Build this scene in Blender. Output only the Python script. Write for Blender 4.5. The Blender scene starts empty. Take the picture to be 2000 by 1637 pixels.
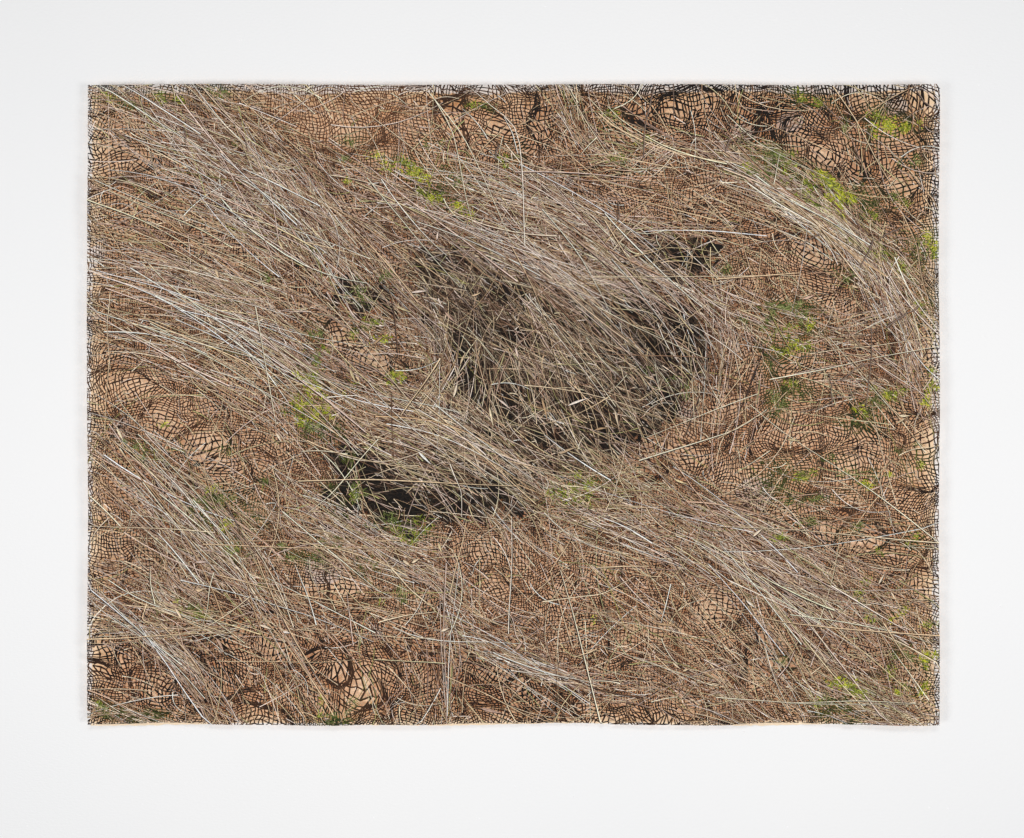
import bpy, math
import numpy as np
from mathutils import Vector

# ------------------------------------------------------------------ camera, light, exposure
sc = bpy.context.scene
C = sc.collection
rng = np.random.default_rng(7)
CAM_D = 4.0                                     # metres from the wall
cam_d = bpy.data.cameras.new("camera")
cam = bpy.data.objects.new("camera", cam_d)
C.objects.link(cam)
cam.location = (0, -CAM_D, 0)
cam.rotation_euler = (math.radians(90), 0, 0)
cam_d.sensor_width = 36
cam_d.lens = 36 * CAM_D / 2.0                   # two metres of wall across the frame
cam_d.clip_end = 100
sc.camera = cam

w = bpy.data.worlds.new("World")
sc.world = w
w.use_nodes = True
w.node_tree.nodes["Background"].inputs[0].default_value = (0.93, 0.96, 1.0, 1)
w.node_tree.nodes["Background"].inputs[1].default_value = 0.30


def area(name, loc, target, sx, sy, power, col):
    l = bpy.data.lights.new(name, 'AREA')
    l.shape = 'RECTANGLE'; l.size = sx; l.size_y = sy; l.energy = power; l.color = col
    o = bpy.data.objects.new(name, l)
    C.objects.link(o)
    o.location = loc
    o.rotation_euler = (Vector(target) - Vector(loc)).to_track_quat('-Z', 'Y').to_euler()
    return o


area("gallery_lamp_high", (0.4, -16.0, 12.0), (0.05, 0, -3.0), 9.0, 5.0, 1250, (1.0, 0.985, 0.965))
area("fill_lamp_right", (9.5, -9.0, -3.0), (0.05, 0, -1.0), 4.0, 4.0, 850, (1.0, 0.985, 0.965))  # added low side fill, evens the wall brightness
area("fill_lamp_left", (-9.5, -9.0, -3.0), (0.05, 0, -1.0), 4.0, 4.0, 810, (1.0, 0.985, 0.965))  # unseen fill added low on the left to level the wall
sc.view_settings.view_transform = 'Standard'
sc.view_settings.look = 'None'
sc.view_settings.exposure = 0.0
sc.view_settings.gamma = 1.0
sc.render.engine = 'CYCLES'
sc.cycles.diffuse_bounces = 10
sc.cycles.max_bounces = 12
sc.cycles.use_denoising = True
sc.cycles.denoiser = 'OPENIMAGEDENOISE'
sc.cycles.denoising_input_passes = 'RGB_ALBEDO_NORMAL'
sc.cycles.use_adaptive_sampling = False
sc.cycles.sample_clamp_indirect = 10

# ------------------------------------------------------------------ measures
# The sheet is 1.665 x 1.252 m. All its drawing is laid out in millimetres (u to the right,
# v downwards) on the sheet; one millimetre of the wall is one unit.
U0, U1, V0, V1 = 171.0, 1834.0, 165.0, 1416.0
ORG = np.array([1002.0, 1416.0])               # foot of the sheet = the artwork's origin
GAP = 0.0200                                    # how far the sheet stands off the wall
K = 0.001 * (1 - GAP / CAM_D)


def s2l(c):
    c = np.asarray(c, float) / 255.0
    return np.where(c <= 0.04045, c / 12.92, ((c + 0.055) / 1.055) ** 2.4)


# ------------------------------------------------------------------ smooth noise fields
def field(wl, seed, n=512, span=2048.0):
    r = np.random.default_rng(seed)
    f = np.fft.fft2(r.standard_normal((n, n)))
    k = np.fft.fftfreq(n) * n / span
    kx, ky = np.meshgrid(k, k)
    s = 1.0 / wl
    kk = np.hypot(kx, ky)
    f *= np.exp(-((kk - s) / (0.45 * s)) ** 2)
    g = np.real(np.fft.ifft2(f))
    return g / g.std()


def samp(g, u, v, span=2048.0):
    n = g.shape[0]
    x = (np.asarray(u) / span * n) % n
    y = (np.asarray(v) / span * n) % n
    x0 = np.floor(x).astype(int) % n; y0 = np.floor(y).astype(int) % n
    fx = x - np.floor(x); fy = y - np.floor(y)
    x1 = (x0 + 1) % n; y1 = (y0 + 1) % n
    return (g[y0, x0] * (1 - fx) * (1 - fy) + g[y0, x1] * fx * (1 - fy) +
            g[y1, x0] * (1 - fx) * fy + g[y1, x1] * fx * fy)


F_bow = field(420, 11); F_bow2 = field(170, 12)
F_a = field(150, 1); F_b = field(150, 2); F_c = field(75, 3); F_d = field(75, 4)
F_tone = field(190, 5); F_tone2 = field(60, 6); F_fine = field(22, 8); F_ang = field(230, 9)


def standoff(u, v):
    """distance of the paper from the wall: it hangs from its top edge and bows at the foot"""
    u = np.asarray(u, float); v = np.asarray(v, float)
    t = np.clip((v - V0) / (V1 - V0), 0, 1)
    d = 0.0190 + 0.0012 * samp(F_bow, u, v) + 0.0006 * samp(F_bow2, u, v)
    wave = 0.5 + 0.5 * np.sin(u / 95.0 + 1.1 * np.sin(u / 210.0) + 0.4)
    d = d - t ** 8 * (0.011 - 0.008 * wave)
    e = np.minimum(u - U0, U1 - u)
    d = d + 0.0035 * np.exp(-np.clip(e, 0, None) / 30.0)
    return np.clip(d, 0.006, None)


def to3(u, v, layer):
    """sheet millimetres -> metres, relative to the artwork's origin"""
    u = np.asarray(u, float); v = np.asarray(v, float)
    t = np.clip((v - V0) / (V1 - V0), 0, 1); h = np.clip((u - U0) / (U1 - U0), 0, 1)
    v = v + t ** 10 * (2.2 * np.sin(u / 88.0 + 1.3 * np.sin(u / 260.0)) + 0.8 * np.sin(u / 31.0)) + (1 - t) ** 14 * 0.9 * np.sin(u / 120.0 + 1)
    u = u + h ** 14 * 1.2 * np.sin(v / 95.0) - (1 - h) ** 14 * 1.2 * np.sin(v / 110.0 + 2)
    out = np.empty(u.shape + (3,))
    out[..., 0] = (u - ORG[0]) * K
    out[..., 1] = -(standoff(u, v) + layer)
    out[..., 2] = (ORG[1] - v) * K
    return out


# ------------------------------------------------------------------ materials
def principled(name):
    m = bpy.data.materials.new(name)
    m.use_nodes = True
    nt = m.node_tree
    return m, nt, nt.nodes["Principled BSDF"]


def print_material(name, rough=0.55):
    """ink-jet print: printed colour on the face, orange paint on the back"""
    m, nt, p = principled(name)
    at = nt.nodes.new("ShaderNodeAttribute"); at.attribute_name = "print_colour"
    nz = nt.nodes.new("ShaderNodeTexNoise"); nz.inputs["Scale"].default_value = 240
    nz.inputs["Detail"].default_value = 2
    tc = nt.nodes.new("ShaderNodeTexCoord")
    nt.links.new(tc.outputs["Object"], nz.inputs["Vector"])
    mr = nt.nodes.new("ShaderNodeMapRange")
    mr.inputs[1].default_value = 0.3; mr.inputs[2].default_value = 0.7
    mr.inputs[3].default_value = 0.78; mr.inputs[4].default_value = 1.15
    nt.links.new(nz.outputs["Fac"], mr.inputs[0])
    mul = nt.nodes.new("ShaderNodeVectorMath"); mul.operation = 'SCALE'
    nt.links.new(at.outputs["Color"], mul.inputs[0]); nt.links.new(mr.outputs[0], mul.inputs["Scale"])
    geo = nt.nodes.new("ShaderNodeNewGeometry")
    mix = nt.nodes.new("ShaderNodeMix"); mix.data_type = 'RGBA'
    nt.links.new(geo.outputs["Backfacing"], mix.inputs["Factor"])
    nt.links.new(mul.outputs[0], mix.inputs["A"])
    mix.inputs["B"].default_value = (0.96, 0.57, 0.13, 1)
    nt.links.new(mix.outputs["Result"], p.inputs["Base Color"])
    p.inputs["Roughness"].default_value = rough
    p.inputs["Specular IOR Level"].default_value = 0.12
    return m


M_print = print_material("printed_paper")


def dark_material():
    """the solid uncut parts of the print: near-black earth with faint brown fibres"""
    m, nt, p = principled("printed_dark_earth")
    tc = nt.nodes.new("ShaderNodeTexCoord")
    mp = nt.nodes.new("ShaderNodeMapping"); mp.inputs["Rotation"].default_value = (0, math.radians(50), 0)
    mp.inputs["Scale"].default_value = (1.0, 1.0, 4.5)
    nt.links.new(tc.outputs["Object"], mp.inputs["Vector"])
    nz = nt.nodes.new("ShaderNodeTexNoise"); nz.inputs["Scale"].default_value = 55
    nz.inputs["Detail"].default_value = 7; nz.inputs["Roughness"].default_value = 0.75
    nt.links.new(mp.outputs[0], nz.inputs["Vector"])
    cr = nt.nodes.new("ShaderNodeValToRGB")
    e = cr.color_ramp.elements
    e[0].position = 0.48; e[0].color = (*s2l((20, 18, 17)), 1)
    e[1].position = 0.78; e[1].color = (*s2l((108, 86, 62)), 1)
    k = e.new(0.64); k.color = (*s2l((36, 30, 26)), 1)
    nt.links.new(nz.outputs["Fac"], cr.inputs[0])
    geo = nt.nodes.new("ShaderNodeNewGeometry")
    mix = nt.nodes.new("ShaderNodeMix"); mix.data_type = 'RGBA'
    nt.links.new(geo.outputs["Backfacing"], mix.inputs["Factor"])
    nt.links.new(cr.outputs["Color"], mix.inputs["A"])
    mix.inputs["B"].default_value = (0.96, 0.57, 0.13, 1)
    nt.links.new(mix.outputs["Result"], p.inputs["Base Color"])
    p.inputs["Roughness"].default_value = 0.6
    p.inputs["Specular IOR Level"].default_value = 0.12
    return m


M_dark = dark_material()


def wall_material():
    m, nt, p = principled("white_wall_paint")
    tc = nt.nodes.new("ShaderNodeTexCoord")
    big = nt.nodes.new("ShaderNodeTexNoise"); big.inputs["Scale"].default_value = 1.3
    big.inputs["Detail"].default_value = 3
    nt.links.new(tc.outputs["Object"], big.inputs["Vector"])
    cr = nt.nodes.new("ShaderNodeValToRGB")
    cr.color_ramp.elements[0].position = 0.3; cr.color_ramp.elements[0].color = (0.835, 0.84, 0.85, 1)
    cr.color_ramp.elements[1].position = 0.7; cr.color_ramp.elements[1].color = (0.855, 0.855, 0.86, 1)
    nt.links.new(big.outputs["Fac"], cr.inputs[0])
    nt.links.new(cr.outputs[0], p.inputs["Base Color"])
    p.inputs["Roughness"].default_value = 0.75
    p.inputs["Specular IOR Level"].default_value = 0.2
    # roller stipple with a faint horizontal drag
    mp = nt.nodes.new("ShaderNodeMapping"); mp.inputs["Scale"].default_value = (1.0, 1.0, 2.2)
    nt.links.new(tc.outputs["Object"], mp.inputs["Vector"])
    n1 = nt.nodes.new("ShaderNodeTexNoise"); n1.inputs["Scale"].default_value = 130
    n1.inputs["Detail"].default_value = 4; n1.inputs["Roughness"].default_value = 0.6
    nt.links.new(mp.outputs[0], n1.inputs["Vector"])
    b = nt.nodes.new("ShaderNodeBump"); b.inputs["Strength"].default_value = 0.30
    b.inputs["Distance"].default_value = 0.0012
    nt.links.new(n1.outputs["Fac"], b.inputs["Height"])
    nt.links.new(b.outputs[0], p.inputs["Normal"])
    return m


M_wall = wall_material()

# ------------------------------------------------------------------ wall
def mesh_obj(name, verts, faces, mat, parent=None, col=None, kind=None, label=None):
    me = bpy.data.meshes.new(name)
    verts = np.asarray(verts, np.float32); faces = np.asarray(faces, np.int32)
    n, k = faces.shape
    me.vertices.add(len(verts)); me.vertices.foreach_set("co", verts.ravel())
    me.loops.add(n * k); me.loops.foreach_set("vertex_index", faces.ravel())
    me.polygons.add(n)
    me.polygons.foreach_set("loop_start", np.arange(0, n * k, k, dtype=np.int32))
    me.update(calc_edges=True)
    if col is not None:
        a = me.attributes.new("print_colour", 'FLOAT_COLOR', 'POINT')
        rgba = np.ones((len(verts), 4), np.float32); rgba[:, :3] = col
        a.data.foreach_set("color", rgba.ravel())
    me.materials.append(mat)
    o = bpy.data.objects.new(name, me)
    C.objects.link(o)
    if parent is not None: o.parent = parent
    if kind: o["kind"] = kind
    if label: o["label"] = label
    return o


def build_wall():
    vs = [(-3, 0, -2.2), (3, 0, -2.2), (3, 0, 2.2), (-3, 0, 2.2)]
    vs += [(x, 0.12, z) for x, _, z in vs]
    fs = [(0, 1, 2, 3), (5, 4, 7, 6), (4, 0, 3, 7), (1, 5, 6, 2), (3, 2, 6, 7), (4, 5, 1, 0)]
    o = mesh_obj("wall", vs, fs, M_wall)
    o["kind"] = "structure"
    o["label"] = "smooth white painted wall with faint roller stipple behind the cut paper sheet"
    # small paint nibs and bits of grit under the paint
    r = np.random.default_rng(44)
    V = []; F = []
    for _ in range(150):
        x = r.uniform(-1, 1); z = r.uniform(-0.82, 0.82)
        if -0.83 < x < 0.84 and -0.6 < z < 0.655: continue
        s = r.uniform(0.0007, 0.0018); h = s * r.uniform(0.25, 0.6)
        b = len(V)
        for k in range(8):
            a = k * math.pi / 4
            V.append((x + s * math.cos(a) * r.uniform(.7, 1.3), -0.00002, z + s * math.sin(a) * r.uniform(.7, 1.3)))
        for k in range(8):
            a = k * math.pi / 4
            V.append((x + .5 * s * math.cos(a), -h * .8, z + .5 * s * math.sin(a)))
        V.append((x, -h, z))
        for k in range(8):
            q = (k + 1) % 8
            F.append((b + k, b + q, b + 8 + q)); F.append((b + k, b + 8 + q, b + 8 + k))
            F.append((b + 8 + k, b + 8 + q, b + 16))
    n = mesh_obj("paint_nibs", V, F, M_wall, parent=o, kind="stuff")
    return o


build_wall()

# ------------------------------------------------------------------ the artwork
art = bpy.data.objects.new("cut_paper_artwork", None)
C.objects.link(art)
art.location = ((ORG[0] - 1000) * K, 0, (818.5 - ORG[1]) * K)
art["label"] = "unframed hand-cut paper photograph of windblown dry grass and fine netting hung on the white wall"
art["category"] = "artwork"

def build_bounce_glow():
    """added tan sheet near the wall, its colour standing in for orange bounce light"""
    m, nt, p = principled("tan_bounce_glow")
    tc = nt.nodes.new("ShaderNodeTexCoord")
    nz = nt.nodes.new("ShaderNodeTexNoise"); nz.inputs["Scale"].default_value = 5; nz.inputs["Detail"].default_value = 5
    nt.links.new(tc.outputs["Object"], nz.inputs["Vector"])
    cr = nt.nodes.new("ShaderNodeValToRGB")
    cr.color_ramp.elements[0].position = 0.35; cr.color_ramp.elements[0].color = (0.85, 0.72, 0.54, 1)  # tan painted in for light bounced off the orange back onto the wall
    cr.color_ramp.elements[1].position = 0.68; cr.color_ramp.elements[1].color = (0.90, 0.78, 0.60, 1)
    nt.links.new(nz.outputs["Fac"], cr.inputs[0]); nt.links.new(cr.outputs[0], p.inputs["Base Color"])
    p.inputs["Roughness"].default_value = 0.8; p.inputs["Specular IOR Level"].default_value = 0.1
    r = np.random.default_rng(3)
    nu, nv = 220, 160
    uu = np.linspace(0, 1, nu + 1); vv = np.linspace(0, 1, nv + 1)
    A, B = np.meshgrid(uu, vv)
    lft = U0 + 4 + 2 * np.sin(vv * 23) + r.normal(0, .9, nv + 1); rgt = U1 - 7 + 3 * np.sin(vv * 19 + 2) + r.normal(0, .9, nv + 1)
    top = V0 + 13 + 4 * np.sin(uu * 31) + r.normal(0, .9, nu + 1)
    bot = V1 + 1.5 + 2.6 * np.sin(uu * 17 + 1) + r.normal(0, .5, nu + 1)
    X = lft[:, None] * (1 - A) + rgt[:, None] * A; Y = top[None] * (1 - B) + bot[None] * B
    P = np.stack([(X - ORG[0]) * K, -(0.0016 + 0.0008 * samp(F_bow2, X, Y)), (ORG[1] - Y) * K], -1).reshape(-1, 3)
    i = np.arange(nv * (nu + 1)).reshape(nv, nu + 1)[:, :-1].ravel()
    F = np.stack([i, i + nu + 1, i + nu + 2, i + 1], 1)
    mesh_obj("bounce_glow_sheet", P, F, m, parent=art, label="added tan sheet with the orange bounce glow painted in, glimpsed through the cut cells")


build_bounce_glow()

# ---- windows where the open netting shows: centre, radii, tilt, magnification, clearness
WIN = [(255, 310, 70, 34, 10, 1.9, 1.0), (345, 430, 60, 45, 30, 0.8, .8), (375, 480, 50, 25, 20, .8, .7),
       (560, 235, 55, 60, 0, .25, .6), (650, 265, 60, 50, 0, .45, 1), (745, 265, 55, 45, 20, .5, 1),
       (690, 195, 130, 25, 0, .3, .6), (830, 190, 50, 22, 0, .5, .8),
       (955, 215, 65, 48, 60, 1.2, 1.0), (1040, 190, 46, 34, 20, 2.2, 1.0), (990, 262, 80, 32, 20, .9, 1.0),
       (920, 185, 60, 20, 0, 1.2, .9), (1060, 290, 60, 30, 20, .4, .8), (1130, 325, 50, 22, 10, .4, .6),
       (1170, 200, 40, 40, 0, .4, .7), (1220, 240, 50, 40, 0, .5, .7),
       (1330, 195, 90, 35, 0, .8, 1.0), (1300, 225, 40, 35, 0, .9, .9), (1390, 215, 50, 40, 0, .6, .9),
       (1240, 355, 70, 22, 5, .5, .7), (1300, 380, 80, 24, 10, .7, .8), (1370, 395, 50, 20, 0, .5, .7),
       (1500, 260, 55, 40, 30, .4, .8), (1595, 285, 52, 30, 38, 2.3, 1.0), (1620, 320, 40, 25, 10, 1.5, 1.0),
       (1720, 305, 46, 46, 0, 1.5, 1.0), (1735, 180, 48, 32, 30, 1.8, 1.0), (1800, 185, 35, 30, 0, 1.2, .9),
       (1640, 180, 50, 25, 0, .5, .8), (1560, 180, 40, 20, 0, .6, .7), (1735, 390, 50, 40, 0, .8, .9),
       (1660, 350, 50, 25, 30, .6, .8), (1450, 420, 60, 25, 20, .5, .6), (1500, 470, 70, 30, 10, .6, .7),
       (1570, 520, 60, 35, 10, .5, .7), (1740, 470, 35, 22, -20, 1.2, .9), (1620, 590, 55, 22, 0, .9, .9),
       (740, 520, 22, 50, 5, .9, .8), (720, 430, 40, 45, 0, .6, .8), (690, 420, 40, 30, 0, .4, .6),
       (690, 665, 50, 20, 35, 1.8, 1.0), (690, 715, 42, 24, 40, 1.4, 1.0), (735, 720, 38, 22, 40, 1.9, 1.0),
       (630, 660, 35, 30, 0, .6, .7), (745, 800, 45, 28, 30, .6, .7), (630, 900, 30, 60, 0, .5, .6),
       (190, 730, 28, 30, 0, 1.1, 1.0), (240, 745, 40, 26, 30, .9, .9), (325, 800, 50, 30, 35, 1.7, 1.0),
       (375, 845, 45, 26, 30, 1.5, 1.0), (430, 870, 30, 24, 10, 1.4, 1.0), (480, 820, 40, 24, 20, .9, .8),
       (425, 905, 40, 30, 20, 1.2, .9), (510, 900, 50, 30, 30, .5, .8), (280, 885, 60, 22, 30, .7, .7),
       (300, 700, 40, 20, 20, .6, .6), (205, 975, 30, 22, 0, 1.4, .8), (260, 970, 50, 28, 20, .9, .7),
       (530, 655, 26, 18, 45, 1.0, .8), (540, 720, 26, 18, 45, .8, .7), (375, 590, 22, 12, 20, 1.1, .8),
       (1770, 860, 60, 34, 25, 1.9, 1.0), (1815, 890, 28, 40, 0, 1.5, 1.0), (1745, 830, 35, 25, 0, 1.0, .9),
       (1815, 660, 18, 38, 0, 1.4, 1.0), (1790, 985, 34, 60, 0, 1.0, .9), (1690, 850, 36, 28, 0, 1.0, .9),
       (1605, 725, 48, 30, -20, 1.3, 1.0), (1530, 720, 28, 28, 0, 1.1, .9), (1480, 690, 50, 28, 0, .5, .7),
       (1560, 850, 90, 40, 0, .5, .9), (1490, 860, 40, 30, 0, .5, .8), (1640, 790, 40, 24, 20, 1.0, .9),
       (1650, 900, 60, 40, 20, .7, .8), (1425, 945, 36, 28, 0, 1.1, .9), (1390, 905, 40, 30, 0, .6, .8),
       (1330, 855, 40, 30, -30, .7, .8), (1400, 790, 40, 40, 0, .4, .6), (1250, 1010, 60, 30, 0, .4, .5),
       (1590, 1030, 60, 24, 10, 1.2, 1.0), (1680, 1025, 50, 24, 0, 1.0, .9), (1640, 1060, 50, 22, 10, 1.0, .8),
       (1790, 1050, 36, 40, 0, .9, .8), (1800, 1140, 32, 30, 0, 1.1, .8), (1720, 1080, 40, 20, 0, .6, .7),
       (575, 1270, 50, 32, 20, 1.7, 1.0), (625, 1300, 50, 34, 30, 1.9, 1.0), (685, 1335, 30, 50, -20, 1.9, 1.0),
       (715, 1380, 24, 30, 0, 1.2, .9), (285, 1330, 44, 18, 35, 2.2, 1.0), (210, 1300, 40, 30, 40, 1.5, 1.0),
       (330, 1370, 44, 24, 30, .7, .9), (430, 1330, 44, 60, 0, .5, .9), (470, 1250, 30, 28, 30, 1.1, .9),
       (520, 1260, 34, 22, 20, .8, .9), (370, 1380, 18, 14, 20, 1.6, .8), (480, 1390, 60, 24, 0, .5, .7),
       (960, 1315, 60, 22, 15, 2.0, 1.0), (1010, 1345, 50, 22, 30, 1.8, 1.0), (960, 1370, 60, 22, 10, .8, 1.0),
       (1080, 1365, 40, 22, 10, 1.0, .9), (1190, 1385, 50, 20, 10, 1.3, 1.0), (1270, 1390, 60, 20, 5, 1.5, 1.0),
       (950, 1150, 26, 36, 0, 1.2, .9), (945, 1100, 36, 50, 0, .5, .8), (770, 1170, 50, 24, 0, .6, .8),
       (650, 1125, 28, 18, 0, .9, .8), (640, 1160, 70, 30, 0, .4, .7), (830, 1240, 60, 22, 10, .6, .8),
       (760, 1300, 80, 40, 0, .4, .6), (1040, 1200, 60, 30, 0, .5, .7), (1110, 1155, 40, 20, 0, .9, .8),
       (1240, 1165, 36, 24, 0, .8, .8), (1350, 1280, 40, 40, 0, .7, .8), (1220, 1310, 60, 40, 0, .5, .7),
       (1430, 1220, 50, 60, 0, .5, .7), (1540, 1290, 34, 22, 20, 1.8, 1.0), (1600, 1310, 40, 20, 10, 1.9, 1.0),
       (1490, 1330, 50, 40, 0, .5, .8), (1700, 1200, 40, 26, 0, .9, .8), (1730, 1290, 50, 30, 0, .6, .8),
       (1810, 1370, 24, 26, 20, 1.5, .9), (1560, 1390, 70, 20, 0, .4, .6), (1400, 1180, 40, 40, 0, .4, .5),
       (1640, 1250, 50, 24, 0, .6, .7), (250, 1140, 50, 30, 20, .6, .6), (220, 1070, 40, 28, 20, .6, .7),
       (190, 540, 22, 20, 0, .7, .6), (230, 400, 40, 24, 0, .4, .5), (1690, 600, 60, 30, 0, .4, .5)]


def local(u, v, c):
    a = math.radians(c[4]); ca, sa = math.cos(a), math.sin(a)
    dx, dy = u - c[0], v - c[1]
    return (dx * ca + dy * sa) / c[2], (-dx * sa + dy * ca) / c[3], dx, dy, ca, sa


def clearness_raw(u, v):
    k = np.zeros(np.shape(u))
    for c in WIN:
        x, y, *_ = local(u, v, c)
        k = np.maximum(k, c[6] * np.exp(-0.5 * (x * x + y * y) ** 1.5))
    return k


# ---- uncut dark hollows
HOLL = [[(800, 497), (850, 482), (930, 500), (1000, 528), (1080, 556), (1150, 580), (1195, 590), (1235, 566),
         (1290, 560), (1340, 590), (1368, 640), (1384, 690), (1375, 740), (1335, 775), (1322, 815), (1262, 856),
         (1225, 885), (1170, 905), (1110, 922), (1060, 948), (1020, 990), (985, 1015), (930, 1012), (900, 1022),
         (850, 1018), (820, 1032), (770, 1040), (735, 1030), (700, 1004), (655, 1000), (640, 960), (655, 925),
         (640, 885), (672, 858), (720, 872), (790, 900), (850, 880), (880, 830), (872, 760), (858, 690), (842, 620), (815, 560)],
        [(640, 582), (672, 552), (702, 548), (738, 566), (776, 590), (786, 610), (740, 618), (690, 614), (655, 604)],
        [(1218, 500), (1240, 478), (1285, 456), (1330, 456), (1372, 472), (1405, 500), (1408, 524), (1360, 546),
         (1300, 548), (1240, 540), (1212, 522)]]


def in_poly(u, v, P):
    u = np.asarray(u, float); v = np.asarray(v, float)
    ins = np.zeros(u.shape, bool)
    n = len(P)
    for i in range(n):
        x1, y1 = P[i]; x2, y2 = P[(i + 1) % n]
        if y1 == y2: continue
        c = ((y1 > v) != (y2 > v)) & (u < (x2 - x1) * (v - y1) / (y2 - y1) + x1)
        ins ^= c
    return ins


def in_hollow(u, v):
    return in_poly(u, v, HOLL[0]) | in_poly(u, v, HOLL[1]) | in_poly(u, v, HOLL[2])


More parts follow.
